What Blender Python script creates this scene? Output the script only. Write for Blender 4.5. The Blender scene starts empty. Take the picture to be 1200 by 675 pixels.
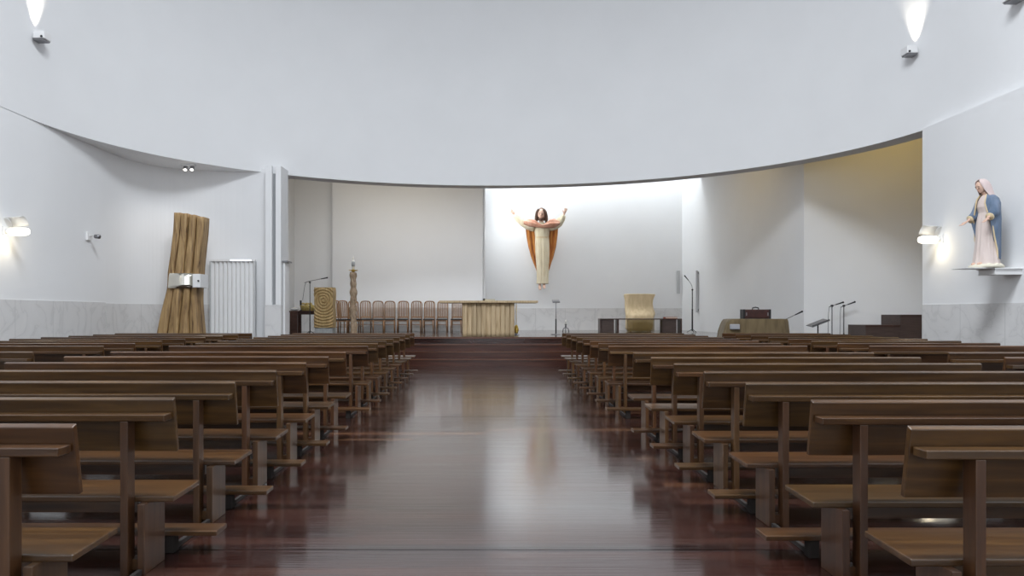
import bpy, bmesh, math, random
from math import sin, cos, pi, radians, sqrt
from mathutils import Vector, Matrix
random.seed(7)
S = bpy.context.scene
C = S.collection

# ------------------------------------------------------------------ camera
FPX = 850.0                       # focal length in pixels of the 1200 wide frame
CAMH = 1.42
PX, PY = 572.0, 367.3             # principal point
cd = bpy.data.cameras.new('camera'); cam = bpy.data.objects.new('camera', cd); C.objects.link(cam)
cd.sensor_width = 36; cd.lens = FPX / 1200 * 36
cd.shift_x = (600 - PX) / 1200; cd.shift_y = (PY - 337.5) / 1200
cd.clip_start = 0.05; cd.clip_end = 200
cam.location = (0, 0, CAMH); cam.rotation_euler = (pi / 2, 0, 0)
S.camera = cam

def W(px, py, d):
    """a point seen at (px, py) standing d metres into the nave"""
    return Vector(((px - PX) * d / FPX, d, CAMH - (py - PY) * d / FPX))

# ------------------------------------------------------------------ world, light, exposure
wd = bpy.data.worlds.new('world'); S.world = wd; wd.use_nodes = True
wd.node_tree.nodes['Background'].inputs[0].default_value = (0.6, 0.68, 0.8, 1)
wd.node_tree.nodes['Background'].inputs[1].default_value = 0.3
S.view_settings.view_transform = 'Standard'; S.view_settings.look = 'None'
S.view_settings.exposure = 0.0; S.view_settings.gamma = 1.0
S.view_settings.use_curve_mapping = False
S.cycles.max_bounces = 10; S.cycles.diffuse_bounces = 6; S.cycles.glossy_bounces = 4
S.cycles.use_denoising = True
S.cycles.sample_clamp_indirect = 6.0

def area(name, loc, aim, sx, sy, power, col, spread=180):
    l = bpy.data.lights.new(name, 'AREA'); l.shape = 'RECTANGLE'; l.size = sx; l.size_y = sy
    l.energy = power; l.color = col; l.spread = radians(spread)
    o = bpy.data.objects.new(name, l); C.objects.link(o); o.location = loc
    o.rotation_euler = (Vector(aim) - Vector(loc)).to_track_quat('-Z', 'Y').to_euler()
    return o
def point(name, loc, power, col, r=0.05):
    l = bpy.data.lights.new(name, 'POINT'); l.energy = power; l.color = col; l.shadow_soft_size = r
    o = bpy.data.objects.new(name, l); C.objects.link(o); o.location = loc
    return o

COOL = (0.90, 0.95, 1.0)
area('nave_overhead_fill', (0, 5.0, 13.3), (0, 5.0, 0), 7, 5, 2800, COOL)  # added overhead area light for the nave; the ceiling has no opening
area('nave_rear_fill', (0, -5.7, 4.8), (0, 12, 4.2), 14, 7.0, 310, COOL)  # unseen fill added behind the camera, in front of a solid wall
area('niche_top_fill', (4.1, 28.2, 8.9), (4.1, 28.5, 0), 7.6, 1.4, 225, (0.93, 0.98, 1.0))  # added above the niche to even out the brightness of its wall
area('niche_window_daylight', (-0.12, 27.75, 4.6), (4.6, 28.2, 3.6), 0.9, 6.0, 125, (0.93, 0.98, 1.0))
area('apse_fill', (-1.0, 22.6, 6.42), (-1.0, 26.6, 1.9), 10, 0.5, 88, (0.95, 0.97, 1.0), 100)  # invented fill under the apse ceiling, no daylight opening there
area('chapel_fill', (11.0, 15.6, 6.42), (10.6, 17.5, 2.9), 3.0, 0.4, 11, (0.95, 0.97, 1.0), 64)  # added hidden fill for the lower side chapel wall
area('chapel_warm_light', (10.6, 17.3, 6.44), (9.8, 20.5, 5.6), 3.2, 0.2, 17, (1.0, 0.68, 0.16))
area('apse_warm_light', (5.6, 22.0, 6.44), (8.2, 23.3, 5.7), 2.2, 0.2, 15, (1.0, 0.68, 0.16))
area('apse_upper_fill', (-3.2, 23.4, 6.44), (-3.2, 27.0, 5.8), 5.0, 0.2, 50, (1.0, 0.90, 0.72))  # added to lift the upper apse wall; no cove is built

# ------------------------------------------------------------------ materials
def mat(name, col, rough=0.5, metal=0.0, **kw):
    m = bpy.data.materials.new(name); m.use_nodes = True
    b = m.node_tree.nodes['Principled BSDF']
    b.inputs['Base Color'].default_value = (*col, 1); b.inputs['Roughness'].default_value = rough
    b.inputs['Metallic'].default_value = metal
    for k, v in kw.items(): b.inputs[k].default_value = v
    return m
def N(m, t, **kw):
    n = m.node_tree.nodes.new(t)
    for k, v in kw.items():
        if hasattr(n, k): setattr(n, k, v)
        else: n.inputs[k].default_value = v
    return n
def L(m, a, b): m.node_tree.links.new(a, b)
def BS(m): return m.node_tree.nodes['Principled BSDF']
def ramp(m, fac, stops):
    r = N(m, 'ShaderNodeValToRGB'); e = r.color_ramp.elements
    while len(e) < len(stops): e.new(0.5)
    for i, (p, c) in enumerate(stops): e[i].position = p; e[i].color = (*c, 1)
    L(m, fac, r.inputs[0]); return r
def noise_mat(name, stops, scale, rough, stretch=(1, 1, 1), detail=6, bump=0.0, world=False, metal=0.0, rnd=0.0, distortion=0.0):
    m = mat(name, stops[0][1], rough, metal)
    if world: co = N(m, 'ShaderNodeNewGeometry').outputs['Position']
    else: co = N(m, 'ShaderNodeTexCoord').outputs['Object']
    mp = N(m, 'ShaderNodeMapping'); mp.inputs['Scale'].default_value = stretch
    L(m, co, mp.inputs[0])
    if rnd:
        oi = N(m, 'ShaderNodeObjectInfo'); mu = N(m, 'ShaderNodeMath', operation='MULTIPLY'); mu.inputs[1].default_value = 37.0
        L(m, oi.outputs['Random'], mu.inputs[0]); L(m, mu.outputs[0], mp.inputs['Location'])
    nz = N(m, 'ShaderNodeTexNoise', Scale=scale, Detail=detail, Distortion=distortion)
    L(m, mp.outputs[0], nz.inputs['Vector'])
    r = ramp(m, nz.outputs[0], stops)
    out = r.outputs[0]
    if rnd:
        hs = N(m, 'ShaderNodeHueSaturation'); mr = N(m, 'ShaderNodeMapRange')
        mr.inputs['To Min'].default_value = 1 - rnd; mr.inputs['To Max'].default_value = 1 + rnd
        L(m, oi.outputs['Random'], mr.inputs[0]); L(m, mr.outputs[0], hs.inputs['Value']); L(m, out, hs.inputs['Color'])
        out = hs.outputs[0]
    L(m, out, BS(m).inputs['Base Color'])
    if bump:
        bp = N(m, 'ShaderNodeBump', Strength=bump, Distance=0.01); L(m, nz.outputs[0], bp.inputs['Height']); L(m, bp.outputs[0], BS(m).inputs['Normal'])
    return m

def pew_mat(*a, **k):
    m = noise_mat(*a, **k)
    hs = [n for n in m.node_tree.nodes if n.type == 'HUE_SAT'][0]; oi = [n for n in m.node_tree.nodes if n.type == 'OBJECT_INFO'][0]
    mu = N(m, 'ShaderNodeMath', operation='MULTIPLY'); mu.inputs[1].default_value = 7.31; L(m, oi.outputs['Random'], mu.inputs[0])
    fr = N(m, 'ShaderNodeMath', operation='FRACT'); L(m, mu.outputs[0], fr.inputs[0])
    mr = N(m, 'ShaderNodeMapRange'); mr.inputs['To Min'].default_value = 0.487; mr.inputs['To Max'].default_value = 0.503
    L(m, fr.outputs[0], mr.inputs[0]); L(m, mr.outputs[0], hs.inputs['Hue'])
    BS(m).inputs['Coat Weight'].default_value = 0.35; BS(m).inputs['Coat Roughness'].default_value = 0.22
    return m
M = {}
M['plaster'] = noise_mat('white_plaster', [(0.3, (0.775, 0.78, 0.79)), (0.7, (0.80, 0.805, 0.815))], 0.8, 0.75, world=True)
M['white'] = mat('white_paint', (0.78, 0.78, 0.78), 0.45)
M['groove'] = mat('grey_recess', (0.50, 0.51, 0.52), 0.6)
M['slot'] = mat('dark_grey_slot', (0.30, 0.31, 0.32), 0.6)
M['pew'] = pew_mat('pew_wood', [(0.25, (0.028, 0.0125, 0.0038)), (0.5, (0.059, 0.0275, 0.0075)), (0.75, (0.104, 0.052, 0.0145))], 3.0, 0.30, stretch=(0.5, 7, 7), bump=0.03, rnd=0.16, distortion=0.4)
M['pew_up'] = pew_mat('pew_wood_upright', [(0.25, (0.046, 0.020, 0.0075)), (0.5, (0.080, 0.037, 0.013)), (0.75, (0.125, 0.062, 0.023))], 3.0, 0.35, stretch=(7, 7, 0.6), bump=0.03, rnd=0.16, distortion=0.4)
M['rubber'] = mat('black_foot', (0.016, 0.011, 0.009), 0.85)
M['black'] = mat('black_metal', (0.02, 0.02, 0.022), 0.4, 0.3)
M['steel'] = mat('grey_steel', (0.25, 0.25, 0.26), 0.4, 0.8)
M['darkwood'] = noise_mat('dark_stained_wood', [(0.3, (0.035, 0.016, 0.012)), (0.7, (0.075, 0.034, 0.024))], 4, 0.35, stretch=(0.6, 5, 5), bump=0.03)
M['blockwood'] = noise_mat('grey_brown_wood', [(0.3, (0.045, 0.028, 0.024)), (0.7, (0.085, 0.055, 0.045))], 6, 0.5, stretch=(0.5, 3, 12), bump=0.03)
M['step'] = noise_mat('step_wood', [(0.3, (0.040, 0.012, 0.008)), (0.7, (0.085, 0.030, 0.018))], 3, 0.28, stretch=(0.3, 6, 6), bump=0.02)
M['nosing'] = noise_mat('step_nosing_wood', [(0.3, (0.085, 0.034, 0.022)), (0.7, (0.15, 0.065, 0.04))], 3, 0.25, stretch=(0.3, 6, 6))
M['rawwood'] = noise_mat('pale_raw_wood', [(0.25, (0.26, 0.16, 0.065)), (0.5, (0.47, 0.33, 0.15)), (0.75, (0.60, 0.45, 0.24))], 3.5, 0.6, stretch=(6, 6, 0.7), bump=0.25, distortion=0.8)
M['trunk'] = noise_mat('weathered_trunk_wood', [(0.30, (0.07, 0.035, 0.015)), (0.42, (0.27, 0.165, 0.07)), (0.6, (0.40, 0.26, 0.115)), (0.8, (0.52, 0.37, 0.19))], 2.2, 0.6, stretch=(5, 5, 0.45), bump=0.3, distortion=1.2)
M['plank'] = noise_mat('altar_plank_wood', [(0.22, (0.20, 0.125, 0.065)), (0.4, (0.47, 0.345, 0.20)), (0.75, (0.64, 0.50, 0.32))], 2.5, 0.6, stretch=(9, 9, 0.5), bump=0.1, rnd=0.14, distortion=0.6)
M['totem'] = noise_mat('carved_post_wood', [(0.3, (0.20, 0.13, 0.08)), (0.5, (0.36, 0.26, 0.17)), (0.7, (0.50, 0.38, 0.26))], 9, 0.6, stretch=(3, 3, 1), bump=0.4)
M['chair'] = noise_mat('chair_wood', [(0.3, (0.20, 0.10, 0.045)), (0.7, (0.33, 0.18, 0.085))], 6, 0.4, stretch=(4, 4, 0.8), rnd=0.1)
M['seatblack'] = mat('black_seat', (0.02, 0.016, 0.016), 0.6)
M['gold'] = mat('gold_leaf', (0.75, 0.52, 0.12), 0.3, 0.9)
M['mirror'] = mat('polished_band', (0.80, 0.78, 0.70), 0.08, 1.0)
M['wax'] = mat('candle_wax', (0.80, 0.78, 0.72), 0.5)
M['skin'] = mat('painted_skin', (0.66, 0.44, 0.34), 0.55)
M['hair'] = mat('brown_hair', (0.10, 0.055, 0.035), 0.6)
M['basket'] = noise_mat('wicker', [(0.3, (0.35, 0.25, 0.06)), (0.7, (0.62, 0.50, 0.20))], 30, 0.6)
M['red'] = mat('red_leather', (0.38, 0.06, 0.035), 0.5)
M['paper'] = mat('cream_pages', (0.72, 0.68, 0.56), 0.7)
M['leather'] = noise_mat('brown_leather', [(0.3, (0.030, 0.008, 0.006)), (0.7, (0.060, 0.016, 0.012))], 8, 0.35)
M['greystone'] = noise_mat('grey_stone', [(0.3, (0.30, 0.31, 0.31)), (0.7, (0.42, 0.43, 0.43))], 9, 0.6)

def cloth(name, a, b, scale=5, rough=0.85):
    m = noise_mat(name, [(0.3, a), (0.7, b)], scale, rough, stretch=(2, 2, 0.5), bump=0.06)
    BS(m).inputs['Sheen Weight'].default_value = 0.2
    return m
M['robe'] = cloth('cream_robe', (0.66, 0.56, 0.38), (0.78, 0.70, 0.53))
M['cape'] = cloth('orange_cape', (0.36, 0.10, 0.022), (0.58, 0.24, 0.05))
M['rose'] = cloth('rose_cape', (0.48, 0.20, 0.12), (0.62, 0.36, 0.26))
M['gown'] = cloth('blush_gown', (0.60, 0.50, 0.46), (0.70, 0.60, 0.56))
M['blue'] = cloth('blue_mantle', (0.085, 0.13, 0.20), (0.17, 0.22, 0.31))
M['veil'] = cloth('pink_veil', (0.66, 0.52, 0.50), (0.74, 0.62, 0.60))
M['drape'] = cloth('beige_drape', (0.58, 0.45, 0.27), (0.72, 0.58, 0.37))
M['pianocloth'] = cloth('tan_cover', (0.12, 0.085, 0.042), (0.19, 0.138, 0.07))
M['tape'] = mat('grey_band', (0.36, 0.36, 0.38), 0.5)

def glass(name, col=(1, 1, 1), rough=0.02, alpha=None):
    m = mat(name, col, rough)
    if alpha is not None: BS(m).inputs['Alpha'].default_value = alpha
    else: BS(m).inputs['Transmission Weight'].default_value = 1.0
    return m
M['glass'] = glass('clear_glass', (0.9, 0.95, 0.95), alpha=0.18)
M['smoked'] = glass('amber_glass', (0.22, 0.15, 0.05), alpha=0.45)

def emis(name, col, st):
    m = mat(name, col, 0.4); BS(m).inputs['Emission Color'].default_value = (*col, 1); BS(m).inputs['Emission Strength'].default_value = st
    return m
M['tube'] = emis('lit_tube', (1.0, 0.96, 0.84), 2.2)
M['bulb'] = emis('lit_bulb', (1.0, 0.95, 0.85), 6.0)
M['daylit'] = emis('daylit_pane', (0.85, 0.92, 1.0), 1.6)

# marble wainscot with slab joints and faint veins
def marble():
    m = mat('pale_marble', (0.6, 0.6, 0.6), 0.5)
    g = N(m, 'ShaderNodeNewGeometry')
    nz = N(m, 'ShaderNodeTexNoise', Scale=1.3, Detail=8, Distortion=1.6); L(m, g.outputs['Position'], nz.inputs['Vector'])
    r = ramp(m, nz.outputs[0], [(0.30, (0.68, 0.675, 0.675)), (0.47, (0.65, 0.645, 0.645)), (0.50, (0.585, 0.58, 0.58)), (0.53, (0.65, 0.645, 0.645)), (0.75, (0.70, 0.69, 0.685))])
    sx = N(m, 'ShaderNodeSeparateXYZ'); L(m, g.outputs['Position'], sx.inputs[0])
    ad = N(m, 'ShaderNodeMath', operation='ADD'); L(m, sx.outputs[0], ad.inputs[0]); L(m, sx.outputs[1], ad.inputs[1])
    fr = N(m, 'ShaderNodeMath', operation='PINGPONG'); fr.inputs[1].default_value = 0.6; L(m, ad.outputs[0], fr.inputs[0])
    lt = N(m, 'ShaderNodeMath', operation='LESS_THAN'); lt.inputs[1].default_value = 0.006; L(m, fr.outputs[0], lt.inputs[0])
    mx = N(m, 'ShaderNodeMix', data_type='RGBA'); L(m, lt.outputs[0], mx.inputs[0]); L(m, r.outputs[0], mx.inputs[6]); mx.inputs[7].default_value = (0.5, 0.5, 0.5, 1)
    L(m, mx.outputs[2], BS(m).inputs['Base Color'])
    return m
M['marble'] = marble()

# polished plank floor, boards run across the nave
def floor_mat():
    m = mat('polished_plank_floor', (0.1, 0.03, 0.02), 0.2)
    g = N(m, 'ShaderNodeNewGeometry')
    br = N(m, 'ShaderNodeTexBrick', offset=0.37, offset_frequency=2)
    br.inputs['Scale'].default_value = 1.0; br.inputs['Brick Width'].default_value = 2.3; br.inputs['Row Height'].default_value = 0.135
    br.inputs['Mortar Size'].default_value = 0.0025; br.inputs['Mortar Smooth'].default_value = 0.2; br.inputs['Bias'].default_value = 0.0
    br.inputs['Color1'].default_value = (0, 0, 0, 1); br.inputs['Color2'].default_value = (1, 1, 1, 1); br.inputs['Mortar'].default_value = (0, 0, 0, 1)
    L(m, g.outputs['Position'], br.inputs['Vector'])
    r = ramp(m, br.outputs['Color'], [(0.0, (0.014, 0.0045, 0.004)), (0.35, (0.022, 0.0075, 0.006)), (0.7, (0.033, 0.011, 0.008)), (0.94, (0.045, 0.016, 0.010)), (0.985, (0.13, 0.058, 0.028))])
    mp = N(m, 'ShaderNodeMapping'); mp.inputs['Scale'].default_value = (0.7, 14, 1); L(m, g.outputs['Position'], mp.inputs[0])
    nz = N(m, 'ShaderNodeTexNoise', Scale=2.0, Detail=7, Distortion=0.5); L(m, mp.outputs[0], nz.inputs['Vector'])
    r2 = ramp(m, nz.outputs[0], [(0.3, (0.62, 0.62, 0.62)), (0.7, (1.3, 1.3, 1.3))])
    mu = N(m, 'ShaderNodeMix', data_type='RGBA', blend_type='MULTIPLY'); mu.inputs[0].default_value = 1.0
    L(m, r.outputs[0], mu.inputs[6]); L(m, r2.outputs[0], mu.inputs[7])
    sp = N(m, 'ShaderNodeSeparateXYZ'); L(m, g.outputs['Position'], sp.inputs[0]); prev = mu.outputs[2]
    for yj in (4.36, 9.98, 15.6):      # joints between the floor fields
        c1 = N(m, 'ShaderNodeMath', operation='COMPARE'); c1.inputs[1].default_value = yj; c1.inputs[2].default_value = 0.0055; L(m, sp.outputs[1], c1.inputs[0])
        mj = N(m, 'ShaderNodeMix', data_type='RGBA'); L(m, c1.outputs[0], mj.inputs[0]); L(m, prev, mj.inputs[6]); mj.inputs[7].default_value = (0.004, 0.003, 0.003, 1); prev = mj.outputs[2]
        rg_ = N(m, 'ShaderNodeMath', operation='MAXIMUM'); rg_.inputs[1].default_value = 0.0; L(m, c1.outputs[0], rg_.inputs[0])
        if yj != 4.36: L(m, prevr, rg_.inputs[1])
        prevr = rg_.outputs[0]
    L(m, prev, BS(m).inputs['Base Color'])
    sm_ = N(m, 'ShaderNodeMath', operation='SUBTRACT', use_clamp=True); sm_.inputs[0].default_value = 0.62; L(m, prevr, sm_.inputs[1]); L(m, sm_.outputs[0], BS(m).inputs['Coat Weight'])
    sl_ = N(m, 'ShaderNodeMath', operation='SUBTRACT', use_clamp=True); L(m, prevr, sl_.inputs[1]); vs_ = N(m, 'ShaderNodeMapRange'); vs_.inputs['To Min'].default_value = 0.62; vs_.inputs['To Max'].default_value = 0.30; L(m, r2.outputs[0], vs_.inputs[0]); L(m, vs_.outputs[0], sl_.inputs[0]); L(m, sl_.outputs[0], BS(m).inputs['Specular IOR Level'])
    rr = N(m, 'ShaderNodeMapRange'); rr.inputs['To Min'].default_value = 0.12; rr.inputs['To Max'].default_value = 0.22
    L(m, br.outputs['Color'], rr.inputs[0]); L(m, rr.outputs[0], BS(m).inputs['Roughness'])
    BS(m).inputs['IOR'].default_value = 1.65
    BS(m).inputs['Coat Weight'].default_value = 0.5; BS(m).inputs['Coat Roughness'].default_value = 0.12; BS(m).inputs['Coat IOR'].default_value = 1.5
    # boards cup slightly, which draws reflections out towards the viewer
    mp2 = N(m, 'ShaderNodeMapping'); mp2.inputs['Scale'].default_value = (0.25, 6, 1); L(m, g.outputs['Position'], mp2.inputs[0])
    n2 = N(m, 'ShaderNodeTexNoise', Scale=5.0, Detail=4); L(m, mp2.outputs[0], n2.inputs['Vector'])
    bp = N(m, 'ShaderNodeBump', Strength=0.6, Distance=0.004); L(m, n2.outputs[0], bp.inputs['Height'])
    b2 = N(m, 'ShaderNodeBump', Strength=0.35, Distance=0.002); b2.invert = True
    L(m, br.outputs['Fac'], b2.inputs['Height']); L(m, bp.outputs[0], b2.inputs['Normal']); L(m, b2.outputs[0], BS(m).inputs['Normal'])
    return m
M['floor'] = floor_mat()

# ------------------------------------------------------------------ mesh helpers
class MB:
    def __init__(s): s.v = []; s.f = []; s.sm = []
    def add(s, vs, fs, smooth=False):
        o = len(s.v); s.v += [tuple(v) for v in vs]; s.f += [tuple(i + o for i in f) for f in fs]; s.sm += [smooth] * len(fs)
        return s
    def box(s, x0, x1, y0, y1, z0, z1):
        vs = [(x0, y0, z0), (x1, y0, z0), (x1, y1, z0), (x0, y1, z0), (x0, y0, z1), (x1, y0, z1), (x1, y1, z1), (x0, y1, z1)]
        return s.add(vs, [(0, 3, 2, 1), (4, 5, 6, 7), (0, 1, 5, 4), (1, 2, 6, 5), (2, 3, 7, 6), (3, 0, 4, 7)])
    def prism(s, poly, z0, z1):
        n = len(poly); vs = [(x, y, z0) for x, y in poly] + [(x, y, z1) for x, y in poly]
        return s.add(vs, [tuple(range(n))[::-1], tuple(range(n, 2 * n))] + [(i, (i + 1) % n, (i + 1) % n + n, i + n) for i in range(n)])
    def extrude_x(s, poly, x0, x1):      # poly in (y, z)
        n = len(poly); vs = [(x0, y, z) for y, z in poly] + [(x1, y, z) for y, z in poly]
        return s.add(vs, [tuple(range(n))[::-1], tuple(range(n, 2 * n))] + [(i, (i + 1) % n, (i + 1) % n + n, i + n) for i in range(n)])
    def tube(s, pts, rad, n=10, flat=1.0, up=None):
        pts = [Vector(p) for p in pts]
        if not hasattr(rad, '__len__'): rad = [rad] * len(pts)
        rings = []; prev = None
        for i, p in enumerate(pts):
            d = (pts[min(i + 1, len(pts) - 1)] - pts[max(i - 1, 0)]).normalized()
            a = Vector(up) if up else (prev if prev is not None else (Vector((0, 0, 1)) if abs(d.z) < 0.9 else Vector((1, 0, 0))))
            u = (a - d * a.dot(d))
            u = u.normalized() if u.length > 1e-6 else d.orthogonal().normalized()
            w = d.cross(u); prev = u
            rings.append([p + (u * cos(2 * pi * k / n) * flat + w * sin(2 * pi * k / n)) * rad[i] for k in range(n)])
        return s.rings(rings)
    def rings(s, rings, cap=True, closed=True):
        n = len(rings[0]); vs = [v for r in rings for v in r]; fs = []
        for i in range(len(rings) - 1):
            for k in range(n if closed else n - 1):
                a, b = i * n + k, i * n + (k + 1) % n; fs.append((a, b, b + n, a + n))
        if cap and closed: fs += [tuple(range(n))[::-1], tuple(range((len(rings) - 1) * n, len(rings) * n))]
        return s.add(vs, fs, True)
    def ball(s, c, rx, ry=None, rz=None, n=14, m=9, mtx=None):
        ry = ry or rx; rz = rz or rx; c = Vector(c)
        rg = []
        for i in range(m + 1):
            t = pi * i / m; t = min(max(t, 0.04), pi - 0.04)
            r = []
            for k in range(n):
                a = 2 * pi * k / n; v = Vector((rx * sin(t) * cos(a), ry * sin(t) * sin(a), -rz * cos(t)))
                r.append(c + (mtx @ v if mtx else v))
            rg.append(r)
        return s.rings(rg)
    def lathe(s, prof, c=(0, 0, 0), n=20):
        return s.rings([[(c[0] + r * cos(2 * pi * k / n), c[1] + r * sin(2 * pi * k / n), c[2] + z) for k in range(n)] for r, z in prof])
    def cyl(s, a, b, r, n=12): return s.tube([a, b], r, n)
    def xf(s, mtx): s.v = [tuple(mtx @ Vector(v)) for v in s.v]; return s
    def build(s, name, m, parent=None, bevel=0.0, sub=0, solid=0.0):
        me = bpy.data.meshes.new(name); me.from_pydata(s.v, [], s.f); me.polygons.foreach_set('use_smooth', s.sm)
        bm = bmesh.new(); bm.from_mesh(me); bmesh.ops.recalc_face_normals(bm, faces=bm.faces); bm.to_mesh(me); bm.free()
        me.materials.append(M[m] if isinstance(m, str) else m)
        o = bpy.data.objects.new(name, me); C.objects.link(o)
        if parent: o.parent = parent
        if solid:
            q = o.modifiers.new('solid', 'SOLIDIFY'); q.thickness = solid; q.offset = 0
        if bevel:
            q = o.modifiers.new('bevel', 'BEVEL'); q.width = bevel; q.segments = 2; q.limit_method = 'ANGLE'; q.angle_limit = radians(40)
        if sub:
            q = o.modifiers.new('sub', 'SUBSURF'); q.levels = sub; q.render_levels = sub
        return o

def tag(o, label=None, cat=None, group=None, kind=None):
    if label: o['label'] = label
    if cat: o['category'] = cat
    if group: o['group'] = group
    if kind: o['kind'] = kind
    return o
def thing(name, label, cat, loc=(0, 0, 0), rz=0.0, group=None):
    o = bpy.data.objects.new(name, None); C.objects.link(o); o.empty_display_size = 0.1
    o.location = loc; o.rotation_euler = (0, 0, rz)
    return tag(o, label, cat, group)
def struct(mb, name, m, **kw):
    o = mb.build(name, m, **kw); o['kind'] = 'structure'; return o
def copy_tree(o, parent=None):
    c = o.copy(); C.objects.link(c)
    if parent: c.parent = parent
    for ch in list(o.children): copy_tree(ch, c)
    return c
def rest(z): return z

# ------------------------------------------------------------------ room shell
WX = 9.0; HS = 5.24; HC = 13.6; HA = 6.52; SH = 0.748
DA, DB, DZ = 9.08, 7.67, 14.0
DX = 0.09
def drum(a, off=0.0): return (DX + (DA + off) * cos(a), DZ + (DB + off) * sin(a))

struct(MB().box(-9.6, 13.4, -6.2, 19.57, -0.2, 0.0), 'floor', 'floor')
# stage and its steps
yst = [19.56, 19.91, 20.26, 20.61]
for i, y in enumerate(yst):
    z1 = SH * (i + 1) / 4; y1 = 29.3 if i == 3 else yst[i + 1] + 0.02
    b = MB()
    n = 0.025
    prof = [(y + 0.02, -0.2 if i == 0 else SH * i / 4 - 0.02), (y + 0.02, z1 - 0.03), (y, z1 - 0.03), (y, z1), (y1, z1), (y1, -0.2 if i == 0 else SH * i / 4 - 0.02)]
    b.extrude_x(prof, -7.3 if i == 3 else -5.43, 8.45 if i < 3 else 8.6)
    if i == 3:
        o = struct(b, 'floor_stage', 'floor')
        tr = struct(MB().box(-5.43, 8.44, y - 0.012, y + 0.05, z1 - 0.045, z1 + 0.004), 'trim_1', 'nosing')
    else:
        struct(b, 'floor_step', 'step')
        struct(MB().box(-5.43, 8.44, y - 0.010, y + 0.03, z1 - 0.034, z1 + 0.003), 'trim_step', 'nosing')

# side walls of the nave, lower part, and the upper wall that turns into the great curve
struct(MB().box(-WX - 0.4, -WX, -6, 17.07, 0, HS), 'wall_left', 'plaster')
struct(MB().box(WX, WX + 0.4, -6, 15.03, 0, HS), 'wall_right', 'plaster')
struct(MB().box(-9.6, 9.6, -6.3, -6.0, 0, HC), 'wall_back', 'plaster')
n = 144
inner = [(DX + DA, -6.0)] + [drum(pi * i / n) for i in range(n + 1)] + [(DX - DA, -6.0)]
outer = [(DX + DA + 0.5, -6.0)] + [drum(pi * i / n, 0.5) for i in range(n + 1)] + [(DX - DA - 0.5, -6.0)]
b = MB(); k = len(inner)
def sheet(p, q, smooth):
    b.add(p + q, [(i, i + 1, len(p) + i + 1, len(p) + i) for i in range(len(p) - 1)], smooth)
def lift(p, z): return [(x, y, z) for x, y in p]
sheet(lift(inner, HS), lift(inner, HC), True); sheet(lift(outer, HC), lift(outer, HS), True)
sheet(lift(outer, HS), lift(inner, HS), False); sheet(lift(inner, HC), lift(outer, HC), False)
o = struct(b, 'wall_curved', 'plaster')
struct(MB().box(-9.7, 9.7, -6.3, 22.4, HC, HC + 0.3), 'ceiling', 'plaster')
# closing pieces between lower walls and upper wall
struct(MB().box(-WX - 0.62, -WX - 0.4, -6, 19, 0, HS + 0.2), 'wall_left_backing', 'plaster')

# left recess: a gently curved wall, flat soffit
rec = [(-9.0, 17.07), (-8.95, 17.9), (-8.72, 18.6), (-8.3, 19.1), (-7.6, 19.42), (-6.8, 19.56), (-5.8, 19.6)]
def smooth_poly(p, m=6):
    out = []
    for i in range(len(p) - 1):
        p0 = Vector(p[max(i - 1, 0)]); p1 = Vector(p[i]); p2 = Vector(p[i + 1]); p3 = Vector(p[min(i + 2, len(p) - 1)])
        for j in range(m):
            t = j / m
            q = 0.5 * ((2 * p1) + (-p0 + p2) * t + (2 * p0 - 5 * p1 + 4 * p2 - p3) * t * t + (-p0 + 3 * p1 - 3 * p2 + p3) * t ** 3)
            out.append((q.x, q.y))
    out.append(p[-1]); return out
recs = smooth_poly(rec)
def strip(poly, dx, dy):  # thick wall following poly, thickened by (dx, dy)
    return poly + [(x + dx, y + dy) for x, y in reversed(poly)]
def wall_strip(name, poly, z0, z1, m, nrm=0.35, smooth=True):
    b = MB(); P = [Vector(p) for p in poly]; back = []
    for i, p in enumerate(P):
        d = (P[min(i + 1, len(P) - 1)] - P[max(i - 1, 0)]).normalized(); back.append(p + Vector((-d.y, d.x)) * nrm)
    k = len(P); vs = [(p.x, p.y, z) for z in (z0, z1) for p in P] + [(p.x, p.y, z) for z in (z0, z1) for p in back]
    fs = []
    for i in range(k - 1):
        fs += [(i, i + 1, k + i + 1, k + i), (2 * k + i, 2 * k + i + 1, 3 * k + i + 1, 3 * k + i), (i, i + 1, 2 * k + i + 1, 2 * k + i), (k + i, k + i + 1, 3 * k + i + 1, 3 * k + i)]
    for i in (0, k - 1): fs.append((i, k + i, 3 * k + i, 2 * k + i))
    b.add(vs, fs, False)
    return struct(b, name, m)
wall_strip('wall_recess', recs, 0, HS + 0.1, 'plaster', 0.3)
off = []
P = [Vector(p) for p in recs]
for i, p in enumerate(P):
    d = (P[min(i + 1, len(P) - 1)] - P[max(i - 1, 0)]).normalized(); off.append((p.x + d.y * 0.012, p.y - d.x * 0.012))
offd = [q for q in off if q[0] < -7.42]
wall_strip('trim_2', offd, 0, 1.66, 'marble', 0.012)
ep = [q for q in [drum(pi * i / n, 0.3) for i in range(n // 2, n + 1)] if q[0] < -5.6]
ep = ep + [(-9.35, 14.0), (-9.7, 14.0), (-9.7, 20.6), (ep[0][0], 20.6)]
struct(MB().prism(ep, HS - 0.002, HS + 0.2), 'ceiling_recess', 'plaster')

# pier between recess and apse, with its vertical groove
b = MB(); xa, xb = -5.91, -5.50; g0, g1 = -5.74, -5.64; yp = 19.25; yq = 19.95
b.prism([(xa, yp), (g0, yp), (g0, yp + 0.14), (g1, yp + 0.14), (g1, yp), (xb, yp), (xb, yq), (xa, yq)], 1.64, 5.34)
b.box(xa, xb, yp, yq, 0, 1.645)
struct(b, 'wall_pier', 'plaster')
struct(MB().box(xa - 0.01, xb + 0.01, yp - 0.012, yq, 0, 1.64), 'trim_3', 'marble')
struct(MB().box(g0 + 0.004, g1 - 0.004, yp + 0.10, yp + 0.139, 1.66, 5.15), 'trim_4', 'slot')

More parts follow.
